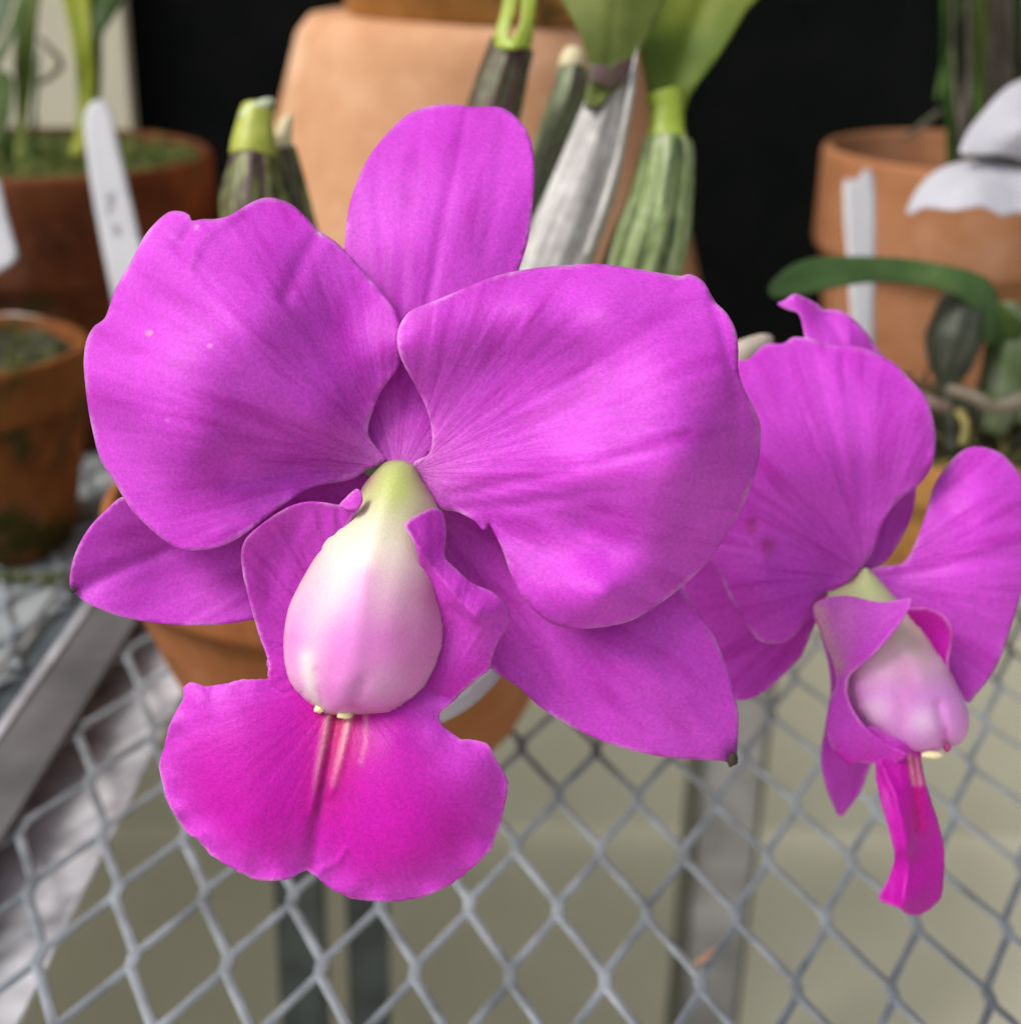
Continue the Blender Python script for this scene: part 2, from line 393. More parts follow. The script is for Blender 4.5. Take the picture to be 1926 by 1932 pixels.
def strand(V, Fc, a, b, wa, wb, ha, tilt):
    d = (b-a).normalized(); s = Vector((-d.y, d.x, 0)); z = Vector((0, 0, 1))
    s2 = s*math.cos(tilt)+z*math.sin(tilt); z2 = -s*math.sin(tilt)+z*math.cos(tilt)
    i0 = len(V); prof = [(-.5, -.3), (-.5, .3), (-.35, .5), (.35, .5), (.5, .3), (.5, -.3), (.35, -.5), (-.35, -.5)]
    for p, wd in ((a, wa), ((a+b)/2, wb), (b, wa)):
        for u, h in prof: V.append(p+s2*(u*wd)+z2*(h*ha))
    for r in range(2):
        for k in range(8): Fc.append((i0+r*8+k, i0+r*8+(k+1) % 8, i0+(r+1)*8+(k+1) % 8, i0+(r+1)*8+k))
def mesh_sheet(name, parent, x_lo, x_hi, y_lo, y_hi, z=-.15, shift=(0, 0)):
    V, Fc = [], []; j = .045*LWD
    for a in range(-60, 60):
        for b in range(-60, 60):
            lx, ly = (a+b)*.5*SWD+shift[0], (b-a)*.5*LWD+shift[1]
            if not (x_lo < lx < x_hi and y_lo < ly < y_hi): continue
            strand(V, Fc, lat(lx, ly-j*1.4, z), lat(lx, ly+j*1.4, z), .31, .38, .11, .1)        # bond
            nx, ny = lx+.5*SWD, ly-.5*LWD
            if nx < x_hi+1 and ny > y_lo: strand(V, Fc, lat(lx, ly-j, z), lat(nx, ny+j, z), .31, .29, .10, -.28)
            nx, ny = lx+.5*SWD, ly+.5*LWD
            if nx < x_hi+1 and ny < y_hi: strand(V, Fc, lat(lx, ly+j, z), lat(nx, ny-j, z), .24, .21, .12, .5)
    return link(name, V, Fc, M['galv'], parent)
YE = 92
# edges of the bench rail measured where they cross the bench plane
def edge_x(px, py, z=0): return latinv(atZ(px, py, z))[0]
e_light = edge_x(75, 1275, 0); e_dark = edge_x(55, 1205, 0); e_in = edge_x(190, 1290, 0); e_fl = edge_x(165, 1670, -1.2)
print('edges', e_light, e_dark, e_in, e_fl)
bench = empty('display_bench', lat(8, 20, -1), 'galvanised expanded metal bench top with aluminium side rail under the orchids', 'bench')
mesh_sheet('mesh_top', bench, e_in-1.2, 62, -26, YE-36, shift=(0, 0))
def latbox(name, xl, xh, yl, yh, zl, zh, mat, parent, bev=.04):
    lo, hi = (xl, yl, zl), (xh, yh, zh)
    o = box(name, (X0+xl, Y0+yl, zl), (X0+xh, Y0+yh, zh), mat, parent, rot=YAW, piv=(X0, Y0), bev=bev); return o
rail = latbox('side_rail', e_light, e_in, -35, YE-36, .02, .22, M['alu'], bench)
latbox('rail_lip', e_light-.02, e_light+.32, -35, YE-36, .225, .34, M['alu2'], rail)
latbox('rail_web', e_light+.02, e_light+.25, -35, YE-36, -3.4, .0, M['darkm'], rail)
latbox('lower_flange', e_light+.26, e_fl, -35, YE-36, -1.35, -1.2, M['alu2'], rail)
latbox('gap_shade_plate', e_dark+.02, e_light+.0, -35, YE-36, -.40, -.25, galv('blue grey gap shade', (.065, .078, .088), .6, .05, 30), rail)  # plate added in the open gap, its dark colour stands for the shade there
latbox('back_rail', e_light, 62, YE-36.2, YE-35.8, -3, .1, M['alu'], bench)
def leg(x0p, x1p, py, Y, mat, trim=None):
    a, b = atY(x0p, py, Y), atY(x1p, py, Y)
    o = box('leg', (a.x, Y, -45), (b.x, Y+2.5, -.45), mat, bench, bev=.15)
    if trim: box('leg_edge', (a.x-.75, Y+.4, -45), (a.x-.01, Y+2.2, -.5), trim, o, bev=.05); box('leg_edge', (b.x+.01, Y+.4, -45), (b.x+.3, Y+2.2, -.5), trim, o, bev=.05)
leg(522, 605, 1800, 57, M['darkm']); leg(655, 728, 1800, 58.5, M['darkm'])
olive = simple('dark olive edge', [(.10, .10, .075), (.13, .13, .10)], 30, .7)  # dark olive for the narrow strips along the pale leg
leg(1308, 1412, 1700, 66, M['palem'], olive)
# neighbouring bench on the left, beyond the gap
bench2 = empty('display_bench', lat(e_dark-14, 20, -1), 'pale metal bench with the two brown pots on it at the far left', 'bench')
mesh_sheet('mesh_top', bench2, e_dark-34, e_dark-.1, -20, YE-36, z=.05, shift=(.4, .6))
latbox('tray', e_dark-110, e_dark+.0, -60, YE-36, -.30, -.16, simple('pale tray', [(.20, .22, .22), (.30, .32, .33)], 40, .7), bench2)  # visible strip is the pale backing; the unseen rest is added to shade the floor
latbox('side_rail', e_dark-.3, e_dark+.0, -35, YE-36, .12, .2, M['alu'], bench2)

# ------------------------------------------------------------------ pots
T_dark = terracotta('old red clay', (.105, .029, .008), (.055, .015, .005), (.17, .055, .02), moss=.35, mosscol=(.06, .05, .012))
T_moss = terracotta('mossy clay', (.18, .058, .013), (.10, .03, .008), (.24, .09, .022), moss=.9, mosscol=(.03, .035, .006))
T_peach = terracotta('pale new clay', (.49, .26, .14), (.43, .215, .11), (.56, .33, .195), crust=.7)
T_orange = terracotta('orange clay', (.31, .135, .062), (.26, .105, .045), (.37, .175, .09))
T_rust = terracotta('rust clay', (.27, .095, .03), (.20, .068, .022), (.32, .12, .045), moss=.1)
T_ochre = terracotta('ochre clay', (.40, .19, .05), (.33, .145, .04), (.47, .24, .085), moss=.15, mosscol=(.1, .06, .02))
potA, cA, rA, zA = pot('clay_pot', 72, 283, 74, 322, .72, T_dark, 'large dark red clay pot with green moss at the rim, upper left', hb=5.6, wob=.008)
potB, cB, rB, zB = pot('clay_pot', -50, 648, 57, 212, .74, T_moss, 'small brown clay pot streaked with green algae at the left edge', hb=2.6)
potC, cC, rC, zC = pot('clay_pot', 1850, 284, 72, 292, .76, T_orange, 'plain orange clay pot with thick rim behind the white label at upper right', hb=5.2)
potD, cD, rD, zD = pot('clay_pot', 1795, 815, 49.5, 205, .74, T_ochre, 'small ochre clay pot of tangled roots behind the right orchid flower', hb=1.9)
potE, cE, rE, zE = pot('clay_pot', 680, 925, 43.5, 473, .70, T_rust, 'rust coloured clay pot on the mesh directly below the large orchid flower', hb=1.9)
# upturned pot, and the pot on it
c = atY(893, 26, 77); d = (c-CAM).dot(fwd); rt = 322*d/F; zt = c.z
p2 = atY(893, 500, 77); r2 = 428*(p2-CAM).dot(fwd)/F; sl_ = (r2-rt)/(zt-p2.z)
prof = [(0, zt-.5), (1.0, zt-.5), (1.2, zt), (rt-1.1, zt), (rt-.45, zt-.12), (rt-.1, zt-.5)]+[(rt+sl_*k, zt-k) for k in (1, 2, 4, 7, 10, 13, 16)]
zl = zt-16.2; rl = rt+sl_*16.2
prof += [(rl+.05, zl), (rl+.5, zl-.1), (rl+.8, zl-.4), (rl+1.3, .3), (rl+1.2, 0), (rl+.5, 0), (rl-.3, 5), (rt-.8, zt-1), (0, zt-1)]
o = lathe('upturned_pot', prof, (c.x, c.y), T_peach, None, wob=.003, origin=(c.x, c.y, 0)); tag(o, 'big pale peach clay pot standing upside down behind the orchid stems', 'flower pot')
cS = atY(925, 24, 76); dS = (cS-CAM).dot(fwd); rS = 270*dS/F
prof = [(0, zt+.02), (rS-.2, zt+.02), (rS, zt+.2), (rS+.9, zt+6), (rS+1.3, zt+6.1), (rS+1.5, zt+8), (rS+1.1, zt+8.1), (rS-.4, zt+1), (0, zt+1)]
o = lathe('clay_pot', prof, (cS.x, cS.y), T_ochre, None, origin=(cS.x, cS.y, zt)); tag(o, 'orange clay pot standing on the base of the upturned peach pot', 'flower pot')

# potting mix, moss
def fill(name, c, r, z, mat, label, amp=.5, n=46, kind=None, cat='moss', bits=0, bitmats=()):
    V = []; Fc = []
    for i in range(n):
        for k in range(64):
            rr = r*i/(n-1); th = 2*math.pi*k/64; x, y = c.x+rr*math.cos(th), c.y+rr*math.sin(th)
            zz = z+amp*(noise.noise(Vector((x*.55, y*.55, 1)))+.6*noise.noise(Vector((x*1.6, y*1.6, 4)))+.35*noise.noise(Vector((x*4, y*4, 2))))
            V.append((x, y, zz))
    for i in range(n-1):
        for k in range(64): Fc.append((i*64+k, i*64+(k+1) % 64, (i+1)*64+(k+1) % 64, (i+1)*64+k))
    o = link(name, V, Fc, mat, None); tag(o, label, cat, None, 'stuff'); return o
def mossmat(name, cols, s=140):
    t = NT(name); a = t.noise(s, 6, rough=.7); k = len(cols)
    t.set(Base_Color=t.ramp(a, [(.3+.4*i/(k-1), q) for i, q in enumerate(cols)]), Roughness=.95); t.bump(t.noise(s*3, 5), .9, .002); return t.m
def tuft(name, cen, rx, ry, z, n, h, mats, label, cat, rad=.06, curl=.6, seed=1, up_=1.0):
    rnd = random.Random(seed); V = []; Fc = []
    for _ in range(n):
        a = rnd.uniform(0, 6.28); q = math.sqrt(rnd.random()); p = Vector((cen.x+rx*q*math.cos(a), cen.y+ry*q*math.sin(a), z+rnd.uniform(-.2, .1)))
        d = Vector((rnd.uniform(-1, 1), rnd.uniform(-1, 1), rnd.uniform(.2, 1.3)*up_)).normalized(); r = rad*rnd.uniform(.5, 1.3); L = h*rnd.uniform(.4, 1.2)
        prev = None
        for s in range(5):
            rr = r*(1-s/5.2); i0 = len(V); sd = d.cross(Vector((.3, .5, .8))).normalized(); s2 = sd.cross(d)
            for q2 in range(4): th = q2*math.pi/2; V.append(p+sd*rr*math.cos(th)+s2*rr*math.sin(th))
            if prev is not None:
                for q2 in range(4): Fc.append((prev+q2, prev+(q2+1) % 4, i0+(q2+1) % 4, i0+q2))
            prev = i0; p = p+d*(L/5); d = (d+Vector((rnd.uniform(-1, 1), rnd.uniform(-1, 1), rnd.uniform(-1, .6)))*curl*.5).normalized()
    o = link(name, V, Fc, mats, None); tag(o, label, cat, None, 'stuff'); return o
mossA = mossmat('green moss', [(.006, .010, .003), (.06, .085, .010), (.26, .24, .05)], 90)
mossD = mossmat('bark and roots', [(.01, .008, .006), (.05, .042, .02), (.16, .13, .04)], 160)
mossB = mossmat('dark bark', [(.006, .007, .005), (.03, .03, .015), (.11, .09, .06)], 120)
fill('moss', cA, rA-.55, zA-.55, mossA, 'bumpy green moss filling the large dark red pot', amp=.55, bits=1)
tuft('moss_fringe', cA, rA-.8, rA-.8, zA-.3, 900, .8, mossA, 'short moss shoots standing up from the large dark red pot', 'moss', rad=.07, seed=3)
fill('bark', cB, rB-.55, zB-.8, mossB, 'dark bark and moss in the small algae streaked pot', amp=.5)
tuft('bark_moss', cB, rB-.8, rB-.8, zB-.7, 260, .7, mossA, 'dark green moss tufts in the small algae streaked pot', 'moss', rad=.08, seed=4)
fill('bark', cC, rC-.55, zC-2.2, mossB, 'dark bark inside the plain orange pot', amp=.4)
fill('bark', cD, rD-.5, zD-.2, mossD, 'brown bark heaped in the small ochre pot', amp=.7)
rootm = simple('yellow root', [(.10, .085, .02), (.24, .20, .05)], 200, .7)
tuft('orchid_roots', cD, rD-.3, rD-.3, zD-.1, 420, 1.9, rootm, 'tangle of thin yellow green roots over the small ochre pot', 'roots', rad=.08, seed=6, up_=.7)
tuft('root_tangle', cD, rD-.4, rD-.4, zD+.2, 160, 2.6, mossB, 'dark dry root tangle among the yellow roots on the right', 'roots', rad=.13, seed=8, up_=.8)
fill('bark', cE, rE-.55, zE-.8, mossB, 'dark bark in the rust coloured pot below the large flower', amp=.4)
# pale stone chip on the back rim of pot B
o = tube('bark_chip', [atY(-25, 607, 62), atY(30, 604, 62), atY(95, 612, 61.5)], [.28, .36, .25], simple('pinkish chip', [(.35, .24, .21), (.55, .42, .38)], 100, .8), None, squash=.5); tag(o, 'pale pinkish chip lying on the back rim of the algae streaked pot', 'bark chip')
# debris of moss on the left bench
o = tuft('moss_debris', atZ(70, 1095), 2.2, .5, 0.1, 160, .5, mossA, 'little moss crumbs at the foot of the algae streaked pot', 'moss', rad=.08, seed=12)
o = fill('moss_debris', atZ(172, 960), 1.3, .05, mossmat('grey lichen', [(.08, .09, .07), (.2, .2, .15)], 120), 'greyish lichen patch on the pale bench behind the left sepal', amp=.25, n=14)

# ------------------------------------------------------------------ labels
lab = simple('white plastic', [(.36, .36, .385), (.42, .42, .44)], 20, .45, .05)
ink = simple('pencil marks', [(.20, .20, .22), (.28, .28, .30)], 300, .8, 0)
def slat(name, outline, Y0d, ctrl, label, group='white plant labels', pigc=(.6, .6, .63)):
    o = blade(name, outline, Y0d, ctrl, None, lab, sp=9, vein=0, thick=.09, pig=lambda P, r, a, b: np.tile(np.array(pigc), (len(P), 1)))
    tag(o, label, 'plant label', group); return o
l1 = slat('plant_label', [(159, 250), (158, 220), (166, 200), (178, 189), (190, 188), (203, 197), (213, 218), (218, 250), (236, 330), (262, 440), (290, 560), (300, 620), (232, 640), (212, 560), (190, 450), (170, 340)], 62, [(160, 200, 0), (260, 600, -1.5), (210, 600, -1.5), (200, 400, -.7)], 'rounded white plant label with pencil marks leaning on the dark red pot', pigc=(.6, .6, .63))
def marks(parent, items, D):
    V = []; Fc = []
    for (x, y, w_, h_, t_) in items:
        c_, s_ = math.cos(t_), math.sin(t_); i0 = len(V)
        for dz in (0, .03):
            for a, b in ((-1, -1), (1, -1), (1, 1), (-1, 1)): V.append(W(x+a*w_*c_-b*h_*s_, y+a*w_*s_+b*h_*c_, D(y)-.05+dz))
        Fc += [(i0, i0+1, i0+2, i0+3), (i0+7, i0+6, i0+5, i0+4)]+[(i0+k, i0+4+k, i0+4+(k+1) % 4, i0+(k+1) % 4) for k in range(4)]
    return link('writing', V, Fc, ink, parent, smooth=False)
Dl = lambda y: 62-.7-(y-400)*.0040
marks(l1, [(205, 372, 3, 7, .3), (211, 380, 3, 8, -.2), (208, 390, 5, 2, .2), (204, 398, 2, 5, .2), (213, 366, 2, 5, 0), (216, 426, 4, 3, .2), (221, 433, 2, 7, .4), (224, 441, 4, 2, 0), (217, 437, 2, 5, -.5)], Dl)
slat('plant_label', [(-60, 340), (-10, 335), (0, 345), (12, 400), (27, 455), (33, 482), (25, 496), (0, 512), (-50, 535)], 58, [(-60, 340, 0), (30, 480, -.3), (0, 340, 0), (-50, 530, -.4)], 'white plant label cut by the left edge of the photo')
slat('plant_label', [(1592, 345), (1597, 336), (1610, 340), (1622, 333), (1630, 320), (1640, 318), (1648, 330), (1651, 360), (1652, 450), (1650, 560), (1649, 700), (1640, 760), (1612, 760), (1606, 600), (1600, 500), (1594, 420)], 59, [(1600, 340, 0), (1645, 340, .1), (1600, 760, -2), (1645, 760, -1.9), (1625, 500, -1.0)], 'white plant label with broken top in front of the plain orange pot')
slat('plant_label', [(925, 1260), (945, 1275), (905, 1320), (860, 1352), (800, 1375), (780, 1360), (830, 1335), (880, 1300)], 30, [(925, 1260, .5), (780, 1370, 0), (945, 1275, .5), (860, 1330, .2)], 'cream white label end showing between the lip and the lower right sepal', pigc=(.6, .6, .55))

# ------------------------------------------------------------------ large orchid flower
def pig_petal(base, inner=90, seedk=0.0, pale=.55, cols=(PINK, PALE), marks_=()):
    def f(P, rad, ang, bd):
        k = np.exp(-(rad/inner)**2)*pale
        c = lerp(np.tile(cols[0], (len(P), 1)), np.tile(cols[1], (len(P), 1)), k)
        v = vnoise2(P/150, 2.0+seedk)+.25*vnoise2(P/50, 6.0+seedk)
        c = lerp(c, np.tile(np.array((.50, .020, .52)), (len(P), 1)), np.clip(.12+.6*v, 0, .5))
        for (x, y, r, col_, am) in marks_:
            c = lerp(c, np.tile(np.array(col_), (len(P), 1)), G(P, x, y, r)*am)
        return c
    return f
FL = empty('orchid_flower', W(745, 900, 25.6), 'large magenta orchid flower facing the camera with a cream and pink column', 'orchid flower', 'magenta orchid flowers')
left_petal = [(728,866),(702,833),(694,815),(698,790),(720,736),(752,690),(752,640),(752,599),(720,552),(669,491),(633,455),(601,433),(576,408),(547,383),(507,372),(475,381),(439,403),(410,412),(381,413),(362,416),(358,406),(342,398),(320,399),(298,415),(273,444),(248,491),(219,541),(198,599),(176,617),(162,646),(158,689),(165,761),(176,819),(190,869),(216,909),(234,941),(255,970),(288,1002),(316,1024),(345,1037),(381,1038),(417,1031),(453,1013),(489,986),(525,959),(561,934),(597,916),(641,909),(669,902),(691,887),(716,876)]
blade('petal', left_petal, 24.9, [(727,868,.35),(600,800,-.25),(450,720,-.75),(300,690,-.75),(168,700,.0),(507,376,.95),(500,470,.1),(500,600,-.6),(345,402,.55),(360,470,.1),(250,500,.35),(570,440,.55),(650,500,.45),(600,540,.12),(650,610,.20),(720,560,.35),(752,640,.0),(740,690,.15),(700,790,.3),(380,850,-.72),(360,930,-.30),(320,1020,.0),(440,900,-.28),(420,1028,-.25),(500,968,-.12),(550,880,.05),(560,915,.02),(640,905,.3),(640,870,.25),(230,900,.2),(180,830,.35),(200,610,.25),(300,800,-.65)],
      FL, M['petal'], base=(735,880), sp=7, vein=.012, relief=1.45, ruffle=.035, pig=pig_petal((735,880), marks_=[(281,628,3,(.9,.6,.3),.9),(395,652,2,(.85,.5,.7),.6),(371,429,2.5,(.9,.7,.9),.6),(606,436,5,(.9,.85,.9),.9),(316,790,2,(.9,.6,.9),.35)]), edge=5,
      ridges=[([(448,402),(405,428),(374,458),(356,500)],-.09,13), ([(400,416),(362,432),(340,462)],.11,14), ([(604,436),(570,490),(540,560)],.07,16), ([(430,905),(540,895),(640,900)],.10,22)])
right_petal = [(780,873),(807,858),(815,836),(813,803),(801,762),(782,725),(766,696),(753,667),(749,634),(758,605),(778,584),(828,564),(881,541),(943,518),(1005,506),(1067,500),(1125,497),(1183,504),(1232,512),(1282,520),(1303,517),(1327,531),(1344,560),(1352,572),(1373,593),(1389,626),(1393,663),(1393,696),(1402,729),(1418,762),(1433,795),(1435,832),(1430,873),(1418,915),(1397,964),(1373,1005),(1340,1055),(1290,1104),(1241,1142),(1191,1171),(1142,1183),(1088,1187),(1047,1179),(1014,1158),(985,1125),(964,1084),(948,1038),(932,1004),(921,986),(918,999),(910,1000),(898,985),(869,968),(853,964),(836,962),(815,943),(799,915),(784,890)]
blade('petal', right_petal, 24.9, [(790,882,.35),(770,640,-.35),(762,610,-.25),(840,600,-.30),(800,750,.1),(1000,508,.35),(1125,500,.45),(1280,522,.45),(1000,570,-.25),(1150,590,-.30),(1300,600,-.05),(1120,680,-.12),(950,680,-.02),(1390,650,-.1),(1432,830,.30),(1300,850,-.75),(1120,800,-.40),(1100,900,-.55),(950,830,.0),(900,900,.12),(1250,980,-.45),(1000,1010,.12),(920,985,.25),(1100,1000,.0),(1150,1050,-.12),(1140,1120,-.50),(1060,1110,-.25),(1100,1185,.05),(1000,1140,.0),(1250,1130,.2),(1340,1050,.35),(955,1050,.18),(1400,950,.3),(1210,1160,.2)],
      FL, M['petal'], base=(775,890), sp=7.5, vein=.013, relief=1.4, ruffle=.03, pig=pig_petal((775,890), 100, 4, .6), edge=4,
      ridges=[([(850,935),(1000,905),(1150,870),(1300,820)],.05,12), ([(850,960),(960,955),(1100,935)],.05,12), ([(930,985),(1010,1030),(1060,1060)],.05,22), ([(1344,566),(1368,650),(1388,740),(1392,850),(1375,940)],.07,11)])
dorsal = [(650,458),(658,392),(675,338),(700,289),(733,248),(770,215),(811,199),(852,196),(893,201),(939,201),(968,215),(993,244),(1005,281),(1009,330),(1005,392),(997,450),(980,506),(950,600),(900,700),(850,790),(815,850),(780,880),(735,880),(690,860),(665,800),(655,700),(645,580)]
blade('dorsal_sepal', dorsal, 25.0, [(750,870,.55),(690,800,.75),(830,780,.85),(750,760,.72),(700,600,1.0),(880,600,1.15),(780,600,1.02),(650,460,1.55),(980,480,1.60),(820,450,1.35),(680,330,2.0),(1005,330,2.05),(850,300,1.95),(870,200,2.9),(960,215,2.9),(770,220,2.85)],
      FL, M['petal'], base=(750,900), sp=7.5, vein=.008, pig=pig_petal((750,880), 90, 7, .5), edge=4,
      ridges=[([(880,205),(862,300),(840,400),(810,560),(770,760)],.045,10), ([(800,230),(770,400),(760,560)],.012,12), ([(950,230),(930,400),(900,560)],.012,12)])
lsep = [(134,1112),(132,1091),(137,1059),(152,1022),(173,990),(202,961),(228,939),(300,915),(450,890),(600,880),(690,895),(730,940),(700,1010),(600,1100),(540,1150),(480,1168),(433,1176),(379,1180),(325,1178),(271,1172),(217,1160),(173,1142),(150,1127),(145,1120)]
def pig_tip(x, y, s, k0=.95, b=(0,0)):
    base = pig_petal(b, 90, 3, .3)
    def f(P, rad, ang, bd):
        c = base(P, rad, ang, bd); d = np.hypot(P[:,0]-x, P[:,1]-y)+6*vnoise2(P/7, 2); return lerp(c, np.tile(BROWN, (len(P),1)), np.exp(-(np.maximum(d,0)/s)**2)*k0)
    return f
lsepal = blade('lateral_sepal', lsep, 25.6, [(720,930,.5),(600,990,.6),(450,920,.45),(350,920,.3),(420,1040,.55),(430,1170,.25),(300,1060,.45),(300,950,.1),(270,1170,.1),(180,990,-.2),(150,1110,.0),(135,1090,-.1),(200,1150,-.05)],
      FL, M['petal'], base=(760,960), sp=7, vein=.008, pig=pig_tip(138,1113,9), edge=4, ridges=[([(150,1112),(220,1075),(320,1030),(450,990)],.09,16)])
rsep = [(835,958),(880,950),(940,985),(1010,1040),(1100,1070),(1200,1080),(1270,1095),(1300,1128),(1335,1180),(1352,1210),(1363,1236),(1378,1275),(1388,1320),(1394,1350),(1392,1391),(1389,1424),(1378,1440),(1364,1436),(1314,1434),(1242,1427),(1164,1409),(1087,1376),(1025,1339),(979,1298),(932,1267),(905,1240),(870,1170),(840,1100),(825,1020)]
rsepal = blade('lateral_sepal', rsep, 25.6, [(835,960,.5),(850,1080,.5),(900,1050,.55),(950,1150,.5),(940,1260,.35),(1050,1100,.5),(1050,1200,.42),(1100,1370,.45),(1150,1230,.2),(1280,1110,.5),(1250,1300,.25),(1250,1420,.5),(1370,1260,.6),(1375,1380,.75),(1385,1435,.9)],
      FL, M['petal'], base=(800,930), sp=7.5, vein=.008, pig=pig_tip(1386,1430,25,1.0), edge=3.5, ridges=[([(900,1080),(1050,1160),(1200,1260),(1300,1340),(1370,1415)],-.06,22)])
# the shrivelled black tip of the lower right sepal
def nub(name, x, y, D, r, mat, parent, seed=1, sc=(1, 1, 1)):
    V = []; Fc = []; ce = W(x, y, D); n, k = 8, 12
    for i in range(n+1):
        for j in range(k):
            a, b = math.pi*i/n, 2*math.pi*j/k; d = Vector((math.sin(a)*math.cos(b)*sc[0], math.sin(a)*math.sin(b)*sc[1], math.cos(a)*sc[2]))
            V.append(ce+d*r*(1+.35*noise.noise(d*1.8+Vector((seed, 0, 0)))))
    for i in range(n):
        for j in range(k): Fc.append((i*k+j, i*k+(j+1) % k, (i+1)*k+(j+1) % k, (i+1)*k+j))
    return link(name, V, Fc, mat, parent)
nub('withered_tip', 1381, 1433, 26.45, .115, M['tip'], rsepal, 3, (1, 1, 1.2)); nub('withered_tip', 137, 1114, 25.55, .05, M['tip'], lsepal, 5, (1.2, 1, .9))

# lip: the broad front lobe and the two side lobes folded round the column
lipo = [(507,1277),(486,1282),(457,1281),(442,1286),(419,1290),(390,1295),(371,1290),(356,1289),(345,1299),(345,1318),(334,1340),(319,1370),(312,1400),(304,1429),(302,1463),(312,1500),(327,1533),(349,1567),(375,1589),(401,1615),(434,1637),(471,1656),(509,1663),(546,1658),(572,1645),(579,1643),(598,1656),(620,1674),(650,1691),(687,1700),(724,1702),(769,1699),(810,1689),(847,1671),(888,1641),(925,1604),(940,1567),(951,1529),(956,1500),(958,1477),(947,1451),(932,1425),(917,1401),(888,1396),(865,1392),(843,1377),(830,1359),(832,1344),(870,1305),(850,1260),(800,1230),(700,1200),(600,1200),(530,1220),(505,1245)]
def pig_lip(P, rad, ang, bd):
    n = len(P); c = np.tile(MAG, (n, 1)); c = lerp(c, np.tile(PINK*1.03, (n, 1)), np.exp(-(bd/45)**2)*.65)
    c = lerp(c, np.tile(PINK, (n, 1)), G(P, 400, 1330, 60)*.5+G(P, 880, 1440, 60)*.5+G(P, 840, 1310, 60)*.8)
    ax = [(648,1290),(640,1400),(612,1520),(585,1640)]
    d = segd(P, ax[:3]); d = d+5*vnoise2(P/12, 1)
    yk = np.clip(1-(P[:, 1]-1340)/270, 0, 1)
    c = lerp(c, np.tile(CRIM, (n, 1)), np.exp(-(d/46)**2)*1.0*yk)
    c = lerp(c, np.tile(np.array((.30, .004, .20)), (n, 1)), np.exp(-(segd(P, [(612,1480),(585,1640)])/9)**2)*.55)
    for ln, wd, am in (([(622,1345),(612,1400),(600,1450),(590,1520)],6,.85),([(660,1345),(650,1390),(637,1440),(628,1480)],7,.95),([(690,1350),(690,1400),(680,1440)],4.5,.45)):
        k = np.exp(-((segd(P, ln)+1.5*vnoise2(P/5, 8))/wd)**2)*am*np.clip(1.15-(P[:, 1]-1340)/150, 0, 1)
        c = lerp(c, np.tile(np.array((.84, .42, .52)), (n, 1)), k)
    return c
lip = blade('lip', lipo, 25.0, [(650,1340,-.35),(640,1230,.0),(530,1240,-.1),(800,1250,.0),(620,1500,-.70),(582,1640,-.45),(450,1400,-.75),(320,1450,-.35),(350,1300,-.35),(450,1300,-.55),(480,1550,-.80),(480,1650,-.50),(380,1580,-.45),(760,1480,-.95),(900,1450,-.60),(955,1490,-.25),(920,1405,-.35),(850,1390,-.45),(840,1330,-.3),(750,1695,-.45),(760,1600,-.85),(900,1610,-.50),(660,1680,-.5),(540,1400,-.68),(740,1400,-.78)],
      FL, M['lip'], base=(655,1290), sp=4.6, vein=.003, ruffle=.075, pig=pig_lip, edge=4, jag=2.2, edgecol=(.8,.4,.85),
      ridges=[([(635,1350),(622,1430),(600,1530),(582,1640)],.09,14), ([(620,1350),(603,1450),(590,1530)],-.05,8), ([(660,1350),(640,1440),(622,1500)],-.05,8), ([(650,1605),(640,1625),(600,1645)],-.035,7), ([(371,1290),(385,1340)],-.05,18)])
sideL = [(676,962),(684,944),(672,946),(641,953),(614,949),(583,947),(552,954),(521,971),(490,993),(466,1015),(456,1040),(458,1074),(464,1105),(472,1136),(481,1170),(490,1201),(500,1228),(507,1253),(506,1278),(530,1305),(580,1335),(620,1330),(640,1250),(640,1150),(640,1060),(652,1000)]
def pig_side(P, rad, ang, bd):
    c = np.tile(PINK*.97, (len(P), 1)); return lerp(c, np.tile(MAG, (len(P), 1)), np.clip((P[:, 1]-1200)/120, 0, 1)*.6+.2)
lobeL = blade('side_lobe', sideL, 25.0, [(684,944,-.35),(640,956,-.30),(583,950,-.35),(540,1000,-.05),(620,1010,-.12),(640,1100,.25),(580,1080,.20),(500,1000,-.35),(458,1040,-.30),(460,1100,-.28),(510,1080,.05),(490,1200,-.25),(507,1270,-.38),(540,1180,.05),(560,1300,-.30),(620,1320,-.2)],
      lip, M['lip'], base=(660,1250), sp=5, vein=.03, ruffle=.02, pig=pig_side, edge=4, ridges=[([(520,1010),(500,1060),(510,1130)],.05,14), ([(590,985),(560,1030),(545,1100)],-.04,14)])
flap = [(684,944),(681,928),(674,922),(666,926),(654,937),(641,953),(660,962),(676,958)]
blade('side_lobe_tip', flap, 24.6, [(684,944,.0),(674,922,.05),(641,953,.12),(660,950,-.02)], lobeL, M['lip'], base=(684,950), sp=4, vein=0, thick=.04, pig=pig_side, edge=3)
sideR = [(764,993),(772,981),(800,965),(822,959),(836,968),(842,1006),(840,1049),(865,1077),(893,1101),(930,1117),(952,1139),(962,1160),(958,1182),(939,1213),(927,1247),(921,1266),(893,1287),(862,1315),(831,1343),(815,1370),(780,1360),(740,1300),(760,1200),(790,1120),(790,1060),(780,1020)]
